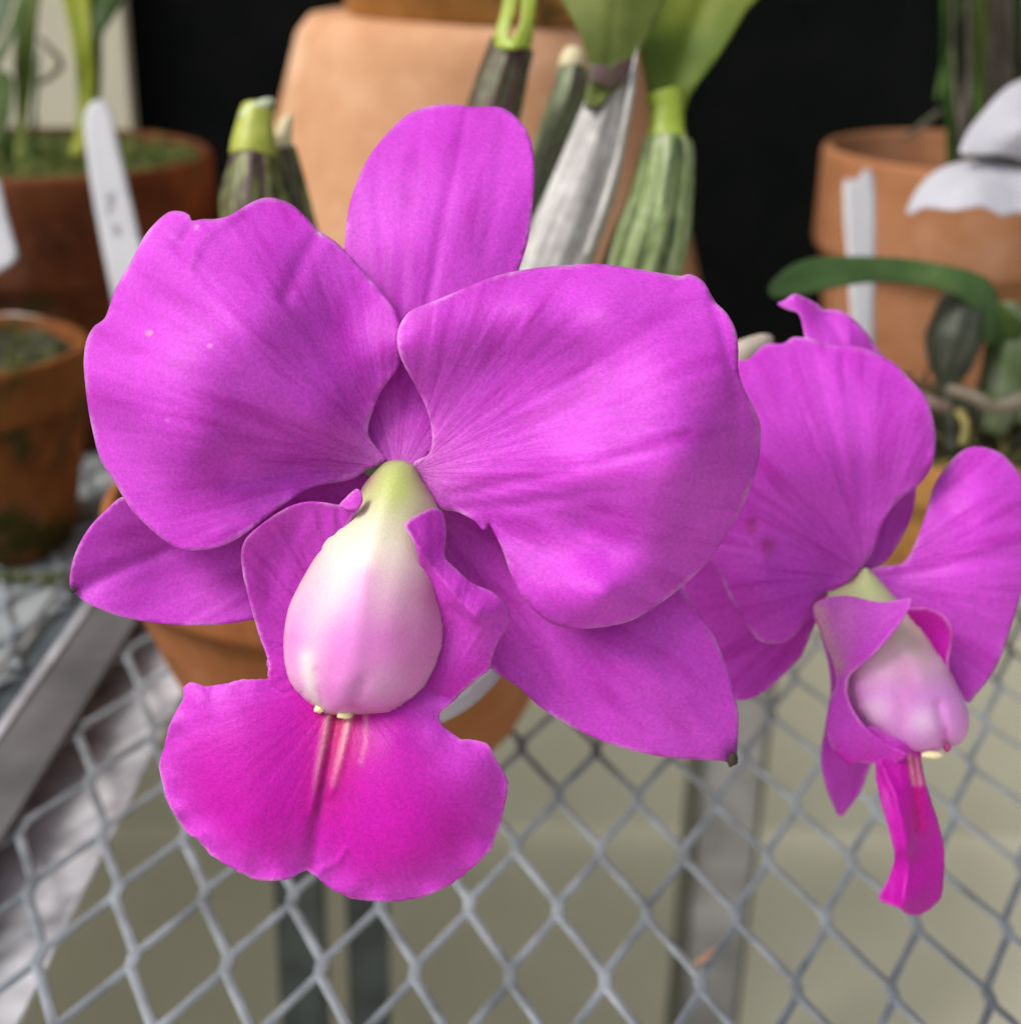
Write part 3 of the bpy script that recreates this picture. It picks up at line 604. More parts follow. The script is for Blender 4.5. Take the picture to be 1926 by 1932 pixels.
blade('side_lobe', sideR, 25.0, [(764,993,-.82),(800,967,-.55),(836,970,-.25),(842,1030,-.30),(800,1040,-.85),(820,1090,-.60),(790,1100,-.20),(860,1110,-.72),(900,1160,-.72),(900,1105,-.40),(950,1140,-.32),(960,1165,-.20),(870,1180,-.32),(920,1180,-.45),(850,1250,-.28),(780,1200,.1),(925,1250,-.10),(870,1305,-.22),(820,1350,-.35),(760,1300,-.1)],
      lip, M['lip'], base=(820,1330), sp=5, vein=.012, ruffle=.012, pig=pig_side, edge=3.5, ridges=[([(766,995),(800,1050),(830,1090),(865,1130),(905,1168)],-.07,7), ([(850,1150),(900,1180),(945,1175)],.05,10)])
# column
colo = [(747,868),(729,871),(714,883),(697,901),(684,918),(676,935),(664,960),(650,977),(630,992),(614,1014),(599,1043),(580,1075),(562,1108),(546,1142),(538,1176),(534,1222),(537,1259),(546,1290),(565,1312),(583,1328),(598,1337),(611,1346),(639,1350),(655,1352),(685,1350),(713,1350),(741,1345),(769,1327),(800,1297),(822,1259),(836,1222),(840,1182),(838,1145),(834,1105),(836,1060),(838,1010),(829,965),(815,935),(796,905),(783,881),(766,870)]
def pig_col(P, rad, ang, bd):
    n = len(P); x, y = P[:, 0], P[:, 1]; c = np.tile(np.array((.82, .78, .62)), (n, 1))
    c = lerp(c, np.tile(GREEN, (n, 1)), np.clip((1040-y)/130, 0, 1)*.95)
    c = lerp(c, np.tile(np.array((.50, .62, .16)), (n, 1)), G(P, 745, 905, 26)*.7+G(P, 748, 940, 20)*.4)
    ks = np.clip((y-1020)/180, 0, 1); pk = np.array((.76, .19, .66)); c = lerp(c, np.tile(pk, (n, 1)), ks*.92)
    c = lerp(c, np.tile(np.array((.80, .78, .66)), (n, 1)), np.exp(-(segd(P, [(690,1000),(640,1080),(595,1180),(578,1270)])/30)**2)*.38)
    c = lerp(c, np.tile(np.array((.62, .20, .42)), (n, 1)), np.exp(-(segd(P, [(835,1060),(800,1130),(770,1240)])/45)**2)*.40+G(P, 828, 1130, 32)*.5)
    c = lerp(c, np.tile(np.array((.72, .24, .66)), (n, 1)), np.exp(-(segd(P, [(690,1090),(672,1180),(650,1300)])/24)**2)*.5)
    c = lerp(c, np.tile(np.array((.86, .84, .78)), (n, 1)), np.exp(-(segd(P, [(578,1240),(585,1300),(603,1333)])/13)**2)*.7)
    c = lerp(c, np.tile(np.array((.80, .74, .55)), (n, 1)), np.exp(-(bd/11)**2)*.35*(y > 1020))
    c = lerp(c, np.tile(np.array((.82, .62, .76)), (n, 1)), G(P, 725, 1290, 26)*.3)
    c = c*np.array((.87, .82, .85))
    c = lerp(c, np.tile(np.array((.42, .16, .24)), (n, 1)), G(P, 690, 897, 13)*.9+G(P, 676, 920, 10)*.6)
    c = lerp(c, np.tile(np.array((.62, .10, .45)), (n, 1)), np.exp(-(segd(P, [(665,1330),(690,1345),(770,1330)])/8)**2)*.5+np.exp(-(segd(P, [(600,1300),(612,1340)])/4)**2)*.4)
    return c
colm = inflated('column', colo, 25.1, [(747,870,.30),(680,940,.25),(830,960,.28),(700,1000,.15),(600,1050,.05),(830,1100,.0),(690,1150,-.1),(540,1200,-.15),(835,1200,-.1),(660,1340,-.45),(740,1340,-.40)], 1.15, FL, M['column'], sp=6.5,
      mods=[([(742,890),(715,980),(690,1080),(672,1200),(655,1330)],-.055,26), ([(800,980),(790,1080),(770,1200)],.04,30), ([(612,1345),(604,1310),(596,1270)],.06,11), ([(668,1350),(672,1325),(684,1290)],.055,14), ([(742,1345),(740,1310)],.03,13), ([(640,1345),(640,1290)],-.04,16)], pig=pig_col, base=(700,760))
nub('anther_cap', 602, 1338, 24.5, .085, M['cream'], colm, 2, (1.1, .8, .9)); nub('anther_cap', 650, 1348, 24.45, .11, M['cream'], colm, 4, (1.4, .8, .7))
# ovary and stalk behind the flower, down into the pot
stalkm = simple('green stalk', [(.14, .20, .05), (.2, .26, .08)], 80, .5)
tube('flower_stalk', [W(750, 915, 26.0), W(765, 945, 27.5), W(760, 960, 31), W(745, 980, 36), W(735, 1010, 40), W(730, 1030, 43)], [.12, .17, .2, .19, .2, .22], stalkm, FL)

# ------------------------------------------------------------------ second flower
F2 = empty('orchid_flower', W(1600, 1100, 29.8), 'smaller magenta orchid flower turned to the right, at the right edge behind the large one', 'orchid flower', 'magenta orchid flowers')
pb = [(1628,1069),(1646,1041),(1657,1008),(1668,980),(1683,958),(1704,936),(1733,915),(1755,886),(1764,853),(1765,817),(1758,778),(1744,745),(1719,717),(1690,688),(1661,670),(1625,655),(1596,652),(1560,650),(1545,642),(1521,637),(1495,636),(1477,648),(1455,647),(1438,652),(1412,678),(1393,681),(1345,760),(1330,900),(1325,1010),(1337,1048),(1355,1077),(1376,1127),(1402,1170),(1420,1196),(1434,1210),(1459,1215),(1484,1210),(1506,1192),(1521,1167),(1535,1138),(1553,1120),(1575,1113),(1603,1098)]
blade('petal', pb, 29.2, [(1628,1069,.5),(1560,1000,.2),(1480,900,-.25),(1420,800,-.1),(1400,700,.4),(1520,645,.9),(1600,700,.55),(1640,680,.8),(1700,740,.45),(1760,830,.35),(1690,850,.05),(1640,900,.15),(1700,930,.3),(1650,1000,.4),(1400,1000,.1),(1340,1000,.3),(1420,1100,-.25),(1460,1205,.0),(1520,1090,.05),(1500,1060,.10),(1560,1090,.35),(1480,1150,-.2),(1390,1140,.1)],
      F2, M['petal'], base=(1635,1085), sp=8.5, vein=.016, ruffle=.04, pig=pig_petal((1635,1085), 80, 11, .3, marks_=[(1417,985,7,(.30,.02,.10),.75),(1417,1002,6,(.34,.05,.12),.7),(1448,1028,10,(.32,.02,.10),.7),(1450,1045,5,(.4,.1,.1),.5)]), edge=4, ridges=[([(1400,960),(1440,1050),(1460,1130)],-.05,20), ([(1597,655),(1590,700)],.05,10)])
pd = [(1466,573),(1478,567),(1485,562),(1499,554),(1513,558),(1542,573),(1553,583),(1582,585),(1607,598),(1632,623),(1647,645),(1665,670),(1710,760),(1733,860),(1729,918),(1726,944),(1719,976),(1701,1016),(1675,1055),(1650,1072),(1620,1075),(1590,1000),(1560,900),(1535,760),(1520,650),(1513,608),(1505,590),(1488,585)]
blade('dorsal_sepal', pd, 30.0, [(1470,573,.7),(1505,558,.6),(1513,600,.55),(1560,590,.9),(1600,640,.55),(1650,660,.9),(1640,800,.4),(1560,800,.3),(1725,900,.1),(1690,1000,.35),(1640,1070,.1),(1600,950,.2)],
      F2, M['petal'], base=(1640,1100), sp=8, vein=.01, pig=pig_petal((1640,1100), 80, 13, .2), edge=3, ridges=[([(1513,560),(1560,600),(1620,700)],.08,9)])
pe = [(1640,1078),(1660,1069),(1690,1066),(1704,1062),(1722,1034),(1740,990),(1751,951),(1762,915),(1783,882),(1809,854),(1834,843),(1863,845),(1891,857),(1913,879),(1926,897),(1950,930),(1968,990),(1966,1050),(1940,1100),(1926,1125),(1908,1182),(1886,1245),(1863,1285),(1841,1311),(1826,1326),(1790,1290),(1730,1200),(1685,1130)]
blade('petal', pe, 29.6, [(1640,1080,.2),(1700,1065,.3),(1690,1130,.2),(1780,900,.6),(1850,848,.75),(1850,930,.15),(1760,1000,.1),(1840,1010,-.1),(1930,960,.3),(1960,1050,.3),(1800,1090,-.15),(1900,1120,-.1),(1860,1270,.2),(1790,1230,.1),(1740,1150,.1)],
      F2, M['petal'], base=(1640,1090), sp=8.5, vein=.014, ruffle=.02, pig=pig_petal((1640,1090), 80, 17, .2), edge=2.5, ridges=[([(1700,1085),(1800,1060),(1926,1050)],.05,12), ([(1790,960),(1830,985)],.06,18)])
pf = [(1285,1100),(1330,1040),(1450,1060),(1560,1100),(1548,1150),(1533,1190),(1513,1236),(1495,1257),(1469,1283),(1438,1308),(1394,1321),(1360,1290),(1320,1200)]
blade('lateral_sepal', pf, 30.6, [(1550,1110,.1),(1450,1080,.4),(1330,1080,.5),(1400,1200,.25),(1394,1320,.0),(1500,1250,.3),(1350,1280,.2),(1530,1180,.3)], F2, M['petal'], base=(1600,1100), sp=9, vein=.008, pig=pig_petal((1600,1100), 50, 19, .2), edge=3)
pg = [(1548,1150),(1590,1150),(1620,1220),(1655,1330),(1660,1400),(1645,1441),(1637,1463),(1623,1496),(1600,1526),(1588,1541),(1578,1536),(1575,1526),(1560,1493),(1549,1445),(1550,1404),(1554,1385),(1560,1348),(1567,1304),(1563,1256),(1554,1219),(1546,1185)]
blade('lateral_sepal', pg, 30.8, [(1570,1160,.0),(1610,1250,.1),(1570,1350,.1),(1640,1380,.0),(1560,1440,.15),(1600,1440,-.05),(1588,1538,.35),(1640,1460,.1)], F2, M['petal'], base=(1570,1120), sp=8, vein=.006, pig=pig_petal((1570,1120), 50, 23, .1), edge=3, ridges=[([(1640,1400),(1610,1490)],.06,7)])
def pig_side2(P, rad, ang, bd):
    n = len(P); c = np.tile(PINK*.95, (n, 1)); c = lerp(c, np.tile(np.array((.62, .34, .42)), (n, 1)), np.exp(-(segd(P, [(1545,1150),(1560,1200),(1580,1255)])/17)**2)*.9)
    c = lerp(c, np.tile(MAG*.6+PINK*.4, (n, 1)), np.clip((P[:, 1]-1370)/60, 0, 1))
    c = lerp(c, np.tile(PALE*.95, (n, 1)), np.exp(-(segd(P, [(1590,1150),(1585,1220)])/28)**2)*.6); return c
frt2 = [(1604,1400),(1575,1415),(1593,1434),(1604,1443),(1619,1437),(1637,1441),(1649,1441),(1652,1467),(1660,1508),(1671,1545),(1680,1582),(1686,1608),(1686,1630),(1674,1659),(1658,1689),(1660,1700),(1678,1708),(1697,1715),(1712,1726),(1737,1727),(1756,1715),(1775,1693),(1780,1663),(1782,1619),(1778,1582),(1767,1541),(1756,1508),(1745,1471),(1739,1441),(1735,1415),(1690,1390),(1640,1370)]
def pig_lip2(P, rad, ang, bd):
    n = len(P); c = np.tile(MAG, (n, 1)); c = lerp(c, np.tile(CRIM, (n, 1)), np.exp(-(segd(P, [(1718,1420),(1730,1480),(1735,1560)])/14)**2)*.6)
    for ln in ([(1716,1425),(1724,1480)], [(1728,1430),(1736,1480)]): c = lerp(c, np.tile(np.array((.8, .55, .45)), (n, 1)), np.exp(-(segd(P, ln)/3)**2)*.6)
    return lerp(c, np.tile(PINK, (n, 1)), np.clip((1440-P[:, 1])/40, 0, 1)*.6)
lip2 = blade('lip', frt2, 29.2, [(1590,1430,-.2),(1640,1400,-.35),(1700,1410,-.6),(1735,1430,-.35),(1652,1460,-.45),(1690,1500,-.85),(1750,1500,-.55),(1705,1600,-1.0),(1690,1620,-.7),(1778,1600,-.45),(1665,1695,-.35),(1705,1700,-.9),(1740,1720,-.55),(1775,1680,-.4),(1735,1600,-.7)],
      F2, M['lip'], base=(1690,1370), sp=5, vein=.010, ruffle=.012, pig=pig_lip2, edge=3.5, jag=1.2, edgecol=(.75,.25,.7), ridges=[([(1660,1440),(1690,1500),(1708,1580),(1712,1650),(1700,1712)],-.10,8), ([(1725,1480),(1735,1560)],.06,9), ([(1686,1640),(1690,1700)],.08,9)])
sl2 = [(1534,1159),(1536,1140),(1560,1128),(1589,1124),(1612,1126),(1634,1132),(1656,1136),(1678,1135),(1700,1131),(1719,1129),(1715,1148),(1700,1174),(1678,1204),(1649,1234),(1619,1258),(1600,1280),(1598,1310),(1612,1345),(1640,1380),(1680,1408),(1710,1424),(1690,1440),(1649,1441),(1619,1440),(1604,1443),(1590,1434),(1573,1415),(1562,1393),(1559,1359),(1567,1315),(1577,1293),(1574,1263),(1562,1230),(1550,1200),(1539,1174)]
lobe2 = blade('side_lobe', sl2, 29.2, [(1535,1160,-.1),(1560,1130,-.2),(1560,1200,-.3),(1590,1180,-.62),(1620,1130,-.62),(1719,1130,-.95),(1700,1172,-1.18),(1650,1232,-1.15),(1640,1180,-.88),(1575,1260,-.15),(1605,1275,-.75),(1578,1295,-.3),(1600,1340,-.45),(1565,1370,.0),(1640,1400,-.5),(1590,1430,-.15),(1690,1430,-.6)],
      lip2, M['lip'], base=(1560,1250), sp=5, vein=.006, pig=pig_side2, edge=3, ridges=[([(1719,1130),(1698,1170),(1650,1228),(1606,1272)],-.05,6)])
lobe3 = [(1700,1150),(1723,1148),(1752,1148),(1782,1163),(1795,1185),(1795,1215),(1789,1245),(1790,1290),(1750,1260),(1710,1190)]
blade('side_lobe', lobe3, 29.3, [(1710,1155,-.1),(1752,1150,-.35),(1790,1180,-.35),(1785,1240,-.2),(1750,1200,.0)], lip2, M['lip'], base=(1760,1300), sp=6, vein=.006, pig=pig_side2 if 0 else (lambda P, r, a, b: np.tile(MAG*.9+PINK*.1, (len(P), 1))), edge=3)
col2 = [(1630,1071),(1649,1082),(1678,1115),(1693,1132),(1715,1156),(1745,1193),(1778,1241),(1804,1289),(1823,1330),(1829,1359),(1824,1386),(1811,1403),(1797,1408),(1785,1406),(1778,1412),(1767,1419),(1740,1423),(1708,1419),(1678,1404),(1641,1374),(1615,1341),(1599,1300),(1592,1250),(1575,1200),(1560,1160),(1556,1130),(1575,1112),(1606,1100)]
def pig_col2(P, rad, ang, bd):
    n = len(P); x, y = P[:, 0], P[:, 1]; c = np.tile(np.array((.74, .56, .48)), (n, 1)); c = lerp(c, np.tile(np.array((.55, .62, .28)), (n, 1)), np.clip((1160-y)/40, 0, 1))
    c = lerp(c, np.tile(np.array((.70, .24, .72)), (n, 1)), np.clip((y-1200)/110, 0, 1)*.95)
    c = lerp(c, np.tile(np.array((.62, .20, .50)), (n, 1)), np.exp(-(segd(P, [(1705,1250),(1712,1300),(1700,1340)])/20)**2)*.45+np.exp(-(segd(P, [(1595,1250),(1618,1340),(1680,1400)])/14)**2)*.4)
    c = lerp(c, np.tile(np.array((.84, .62, .84)), (n, 1)), G(P, 1740, 1360, 18)*.7+G(P, 1650, 1340, 20)*.6)
    c = lerp(c, np.tile(np.array((.55, .05, .40)), (n, 1)), np.exp(-(segd(P, [(1782,1375),(1783,1410)])/5)**2)*.8+np.exp(-(bd/5)**2)*.4*(y > 1370)); return c
colm2 = inflated('column', col2, 29.4, [(1630,1075,.35),(1570,1140,.1),(1690,1140,.1),(1600,1300,-.1),(1780,1260,-.1),(1740,1410,-.35),(1820,1360,-.3)], .98, F2, M['column'], sp=7.5,
      mods=[([(1640,1090),(1690,1180),(1740,1280)],-.06,18), ([(1781,1412),(1780,1370),(1770,1330)],.10,9), ([(1700,1415),(1702,1360),(1695,1300)],.04,12)], pig=pig_col2, base=(1600,1000))
nub('anther_cap', 1758, 1424, 28.75, .13, M['cream'], colm2, 6, (1.7, .8, .6)); nub('anther_cap', 1787, 1411, 28.8, .085, M['lip'] if 0 else simple('crimson tooth', [(.3, .01, .12), (.4, .02, .2)], 300, .4), colm2, 8, (.9, .8, 1.1))
tube('flower_stalk', [W(1632, 1090, 29.9), W(1610, 1080, 32), W(1540, 1060, 36), W(1400, 1030, 40), W(1150, 950, 43)], [.2, .22, .19, .19, .2], stalkm, F2)

# ------------------------------------------------------------------ the orchid plant: pseudobulbs and leaves behind the flower
plant = empty('orchid_plant', W(800, 880, 44), 'ribbed orchid stems with thick leaves rising behind the large flower', 'orchid plant')
def bulb_mat(name, cols, streak=1.0):
    t = NT(name); tc = t.node('ShaderNodeUVMap', uv_map='fan').outputs[0]; k = len(cols)
    mp = t.node('ShaderNodeMapping', {'Vector': tc, 'Scale': (26*streak, 3.0, 1)}).outputs[0]
    a1 = t.node('ShaderNodeTexNoise', {'Vector': mp, 'Scale': 1, 'Detail': 2}).outputs['Fac']
    a = t.math('ADD', t.math('MULTIPLY', a1, .72), t.math('MULTIPLY', t.noise(260, 4), .28))
    t.set(Base_Color=t.ramp(a, [(.38+.26*i/(k-1), q) for i, q in enumerate(cols)]), Roughness=.55); t.bump(a, .4, .0006); return t.m
bm_brown = bulb_mat('brown green bulb', [(.07, .016, .035), (.05, .035, .018), (.12, .15, .03), (.27, .27, .14)])
bm_green = bulb_mat('striped green bulb', [(.05, .07, .03), (.14, .20, .05), (.24, .30, .13), (.36, .36, .26)])
bm_pale = bulb_mat('papery sheath', [(.22, .20, .19), (.38, .365, .35), (.58, .57, .55)])
bm_mott = bulb_mat('mottled bulb', [(.10, .06, .06), (.08, .10, .04), (.16, .20, .09), (.30, .28, .20)])
capm = simple('yellow green cap', [(.26, .30, .03), (.42, .44, .08)], 120, .5)
dryc = simple('dry cream', [(.50, .42, .22), (.60, .54, .36)], 160, .7)
purp = simple('purple green skin', [(.06, .015, .03), (.07, .06, .025)], 200, .5)
def bulb(pts, rads, mat, D0, **kw):
    return tube('pseudobulb', [W(x, y, D0+dz) for x, y, dz in pts], [r*(D0)/F for r in rads], mat, plant, seg=36, **kw)
b1 = bulb([(478,292,0),(478,320,0),(480,380,.2),(500,470,.4),(560,640,1),(640,880,2)], [36,46,62,70,52,28], bm_brown, 42, flute=.08, nfl=9)
tube('bulb_cap', [W(x, y, 42+dz) for x, y, dz in [(478,294,0),(480,270,0),(482,235,0),(488,205,.1)]], [r*42/F for r in (43,42,34,30)], capm, b1, flute=.04, nfl=5)
tube('torn_sheath', [W(x, y, 41.6+dz) for x, y, dz in [(452,220,0),(475,207,.05),(500,194,.1),(517,190,.2)]], [r*42/F for r in (3,10,9,4)], simple('torn white edge', [(.45, .52, .36), (.62, .68, .50)], 200, .7), b1, squash=.6)
b1b = bulb([(536,280,.6),(548,330,.7),(562,400,.8),(600,560,1.2),(660,880,2.2)], [21,24,28,30,18], bm_brown, 42.6, flute=.05, nfl=7)
tube('bulb_cap', [W(x, y, 43.2) for x, y in [(536,282),(534,260),(540,232),(550,215)]], [r*42/F for r in (20,17,13,3)], dryc, b1b)
b2 = bulb([(966,84,0),(955,120,0),(936,190,.2),(900,320,.5),(840,560,1.2),(760,880,2)], [39,41,48,52,50,30], bulb_mat('dark fluted bulb', [(.075, .014, .035), (.06, .03, .022), (.07, .08, .025), (.20, .23, .14)]), 42, flute=.07, nfl=8)
lf = simple('yellow green leaf base', [(.22, .30, .02), (.34, .42, .05)], 60, .45)
def leafmat(name, cols, scale=60, rough=.6):
    t = NT(name); a = t.noise(scale, 4)
    t.set(Base_Color=t.ramp(a, [(.32+.36*i/(len(cols)-1), q) for i, q in enumerate(cols)]), Roughness=rough); t.b.inputs['Specular IOR Level'].default_value = .25; t.bump(t.noise(scale*6, 3), .15, .0004)
    tr = t.node('ShaderNodeBsdfTranslucent', {'Color': (*[min(1, x*1.6) for x in cols[-1]], 1)})
    mx = t.node('ShaderNodeMixShader', {0: .12, 1: t.b.outputs[0], 2: tr.outputs[0]}); t.l.new(mx.outputs[0], t.out.inputs[0]); return t.m
def leaf(name, outline, D0, ctrl, mat, parent=None, base=None, thick=.18, ridges=(), sp=8, ruffle=0, **kw):
    return blade(name, outline, D0, ctrl, parent, mat, base=base, sp=sp, vein=0, thick=thick, ridges=ridges, ruffle=ruffle, **kw)
g_mid = leafmat('olive leaf', [(.075, .10, .016), (.10, .125, .024), (.14, .165, .035)])
g_lit = leafmat('green leaf', [(.055, .10, .008), (.10, .14, .012), (.17, .19, .022)], 25)
g_dark = leafmat('dark green leaf', [(.02, .045, .008), (.035, .07, .012), (.07, .12, .02)], 60)
g_yel = leafmat('yellow green leaf', [(.15, .20, .01), (.22, .26, .02), (.30, .32, .035)], 40)
# the torn loop of sheath at the top of the dark stem: two strips meeting below an open eye
lp = leaf('leaf_sheath', [(934,86),(936,55),(946,20),(955,-20),(978,-20),(972,20),(962,50),(958,72),(970,66),(982,40),(984,10),(986,-20),(1012,-20),(1010,20),(1005,60),(1003,86),(985,90),(955,92)], 41.15, [(934,86,.3),(1003,86,.3),(968,90,-.15),(960,20,.1),(1000,20,.1)], lf, b2, base=(968,92), thick=.12, sp=6)
b3 = bulb([(1082,126,1),(1074,170,1),(1052,250,1.1),(1020,370,1.2),(980,520,1.4),(900,880,2)], [24,30,34,38,40,26], bm_mott, 43, flute=.10, nfl=8)
tube('bulb_cap', [W(x, y, 44) for x, y in [(1080,128),(1080,112),(1078,98),(1076,88)]], [r*43/F for r in (26,26,20,8)], dryc, b3)
b4 = bulb([(1168,120,0),(1160,160,0),(1138,230,.1),(1105,340,.3),(1052,480,.5),(980,660,1),(880,880,2)], [30,36,44,56,64,56,32], bm_pale, 41, flute=.09, nfl=8, squash=.7)
leaf('sheath_margin', [(1196,90),(1204,84),(1196,140),(1180,240),(1160,330),(1110,480),(1100,480),(1150,330),(1172,230),(1186,150)], 40.2, [(1196,90,.3),(1150,330,.3),(1105,480,.4)], bm_pale, b4, thick=.05, sp=6)
leaf('leaf', [(1050,-20),(1065,10),(1082,40),(1098,75),(1106,105),(1112,130),(1108,160),(1103,190),(1106,203),(1118,206),(1135,196),(1152,178),(1172,160),(1182,140),(1195,115),(1212,90),(1228,60),(1243,25),(1256,-20)], 40.4, [(1060,-10,.2),(1150,0,-.1),(1250,-10,.3),(1110,130,.2),(1190,120,.1),(1150,80,-.05),(1115,200,.0)], g_mid, b4, base=(1120,205), thick=.14, ridges=[([(1120,200),(1150,120),(1160,0)],.05,10)])
tube('leaf_scar', [W(1104,200,40.2), W(1120,206,40.1), W(1136,198,40.1), W(1150,183,40.1)], [.05,.07,.06,.03], simple('dark scar', [(.01, .008, .006), (.03, .02, .015)], 300, .8), b4)
leaf('leaf_base', [(1110,128),(1132,120),(1150,126),(1170,114),(1194,112),(1186,138),(1172,152),(1150,168),(1132,156),(1114,160)], 40.2, [(1112,130,.1),(1190,120,.12),(1150,165,.1),(1150,130,-.05)], purp, b4, thick=.06, sp=5)
b5 = bulb([(1258,262,0),(1256,300,0),(1244,380,.1),(1225,460,.2),(1190,560,.6),(1100,720,1.2),(930,890,2.2)], [41,48,56,68,70,56,32], bm_green, 41.5, flute=.10, nfl=9)
tube('leaf_stalk', [W(x, y, 41.5) for x, y in [(1258,266),(1258,235),(1258,205),(1252,175)]], [r*41.5/F for r in (39,33,32,38)], lf, b5, squash=.75)
leaf('leaf', [(1228,205),(1222,175),(1215,135),(1208,95),(1213,60),(1226,20),(1240,-20),(1432,-20),(1405,25),(1375,75),(1345,120),(1318,155),(1300,185),(1292,210),(1275,216),(1245,216)], 41.1, [(1230,200,.25),(1290,205,.25),(1258,205,-.1),(1212,90,.2),(1300,90,.45),(1420,-10,.0),(1320,150,.1),(1250,30,.5),(1260,150,.25)], g_lit, b5, base=(1258,220), thick=.16, ridges=[([(1260,200),(1290,100),(1340,-20)],.14,20)])
# small pale bud base beyond the large petal
o = tube('dry_sheath', [W(1380,690,34), W(1405,665,34.3), W(1440,645,34.6), W(1455,638,34.8)], [.36,.34,.22,.06], dryc if 0 else simple('pale pinkish sheath', [(.38, .30, .26), (.5, .44, .36)], 100, .6), None); tag(o, 'pale dry sheath showing between the large flower and the right flower', 'sheath')

# ------------------------------------------------------------------ right: leaf, dark bulb and foliage of the ochre pot
p3 = empty('orchid_plant', (cD.x, cD.y, zD), 'small orchid with a bent strap leaf and dark oval stem in the ochre pot', 'orchid plant')
dk = bulb_mat('dark oval bulb', [(.012, .016, .008), (.035, .04, .022), (.08, .085, .06)])
d3 = tube('pseudobulb', [W(x, y, 48.5) for x, y in [(1826,545),(1815,575),(1798,640),(1792,690),(1788,730),(1792,800),(1796,850)]], [r*48.5/F for r in (22,44,53,40,18,13,12)], dk, p3, seg=28, flute=.04, nfl=7)
strap = leaf('leaf', [(1452,551),(1456,533),(1481,508),(1517,490),(1564,483),(1636,483),(1708,487),(1762,495),(1816,506),(1858,522),(1879,548),(1884,580),(1878,640),(1862,650),(1848,600),(1835,580),(1798,553),(1744,538),(1690,531),(1636,531),(1582,540),(1531,551),(1488,559),(1463,560)], 47, [(1455,550,-2),(1480,515,-1.6),(1600,485,-.6),(1600,535,-1.3),(1700,487,.1),(1700,530,-.5),(1870,540,1),(1800,530,.3),(1870,640,1.3)], leafmat('blue green leaf', [(.035, .075, .018), (.06, .115, .035), (.10, .16, .05)], 30), d3, base=(1870,600), thick=.2, ridges=[([(1470,540),(1600,512),(1750,512)],.12,12)])
gl = leafmat('grey green leaf', [(.04, .06, .02), (.09, .13, .05), (.17, .18, .13)], 50)
for pts, rr in (([(1905,570),(1900,640),(1890,740),(1870,820)], (16,38,44,20)), ([(1940,580),(1948,640),(1945,720),(1925,800)], (18,32,36,18))):
    tube('pseudobulb', [W(x, y, 49.5) for x, y in pts], [q*49.5/F for q in rr], gl, p3, seg=24, flute=.06, nfl=7)
leaf('leaf', [(1868,640),(1872,590),(1885,570),(1910,590),(1935,610),(1970,640),(1970,680),(1930,650),(1900,640),(1885,660)], 48.6, [(1870,640,0),(1960,650,.5),(1900,600,-.2),(1970,680,.4)], g_dark, p3, thick=.12)
tube('root', [W(1790,735,47.8), W(1840,750,47.2), W(1880,770,47.3), W(1935,752,47.6)], [.2,.22,.24,.3], simple('grey brown root', [(.11, .09, .06), (.2, .17, .13)], 150, .8), p3)
tube('root', [W(1806,775,47.4), W(1822,800,47.0), W(1815,840,46.8)], [.14,.16,.14], rootm, p3)
tube('root', [W(1730,745,48), W(1755,760,47.5), W(1790,770,47.6)], [.2,.25,.2], simple('brown root', [(.12, .08, .06), (.2, .14, .10)], 150, .8), p3)

# white flower at the right edge, behind
wf = empty('white_orchid_flower', W(1950, 310, 50), 'white orchid flower with two petals showing at the right edge', 'orchid flower')
wp = lambda P, r, a, b: np.tile(np.array((.55, .545, .60)), (len(P), 1))
blade('petal', [(1811,287),(1827,245),(1852,213),(1881,180),(1906,159),(1926,150),(1960,140),(2010,180),(2020,280),(1970,305),(1926,300),(1888,293),(1841,291)], 50, [(1811,287,.0),(1860,210,.4),(1926,150,.9),(2000,200,.6),(1930,240,-.1),(1926,298,.2),(1870,280,.0)], wf, M['white'], base=(1990,310), sp=8, vein=.05, relief=2.0, pig=wp)
blade('petal', [(1710,400),(1722,368),(1748,335),(1784,312),(1834,301),(1870,302),(1926,310),(1990,330),(2010,380),(1960,405),(1921,400),(1895,407),(1870,396),(1849,389),(1798,396),(1744,391),(1721,402)], 49.5, [(1710,400,.3),(1750,340,.5),(1834,303,.6),(1926,315,.6),(1926,400,-.2),(1800,390,-.2),(1850,350,-.1),(1990,370,.0)], wf, M['white'], base=(1995,360), sp=8, vein=.05, relief=2.0, pig=wp)
tube('flower_stalk', [W(1975,330,50.5), W(2010,380,52), W(2060,500,54), W(2080,800,55)], [.25,.2,.2,.2], stalkm, wf)

# ------------------------------------------------------------------ stems in the orange pot, upper right
p4 = empty('hanging_plant', (cC.x, cC.y, zC-2), 'thin dim green stems and grey roots rising from the plain orange pot', 'plant')
rnd = random.Random(11)
stm = leafmat('thin green stem', [(.015, .035, .006), (.03, .07, .010), (.06, .12, .015)], 30)
grr = simple('grey root', [(.05, .042, .03), (.11, .09, .07)], 100, .8)
base0 = atY(1860, 330, 71)
for i, (xt, xb, rr, mt) in enumerate([(1783,1790,.20,0),(1800,1805,.14,0),(1826,1822,.22,1),(1840,1835,.16,0),(1852,1846,.28,2),(1870,1860,.18,1),(1886,1875,.26,3),(1900,1890,.30,3),(1915,1898,.22,0),(1930,1915,.3,0),(1792,1815,.1,1),(1862,1850,.16,2),(1944,1930,.3,3)]):
    Y = 68+rnd.uniform(-2, 4); pts = [atY(xb+rnd.uniform(-4, 4), 345, Y), atY(xb*.6+xt*.4+rnd.uniform(-6, 6), 240, Y), atY(xb*.3+xt*.7+rnd.uniform(-8, 8), 130, Y+.5), atY(xt+rnd.uniform(-5, 5), 20, Y), atY(xt, -90, Y)]
    tube('stem', pts, [rr, rr, rr*.9, rr*.8, rr*.7], [stm, grr, g_mid, grr][mt], p4, seg=10)
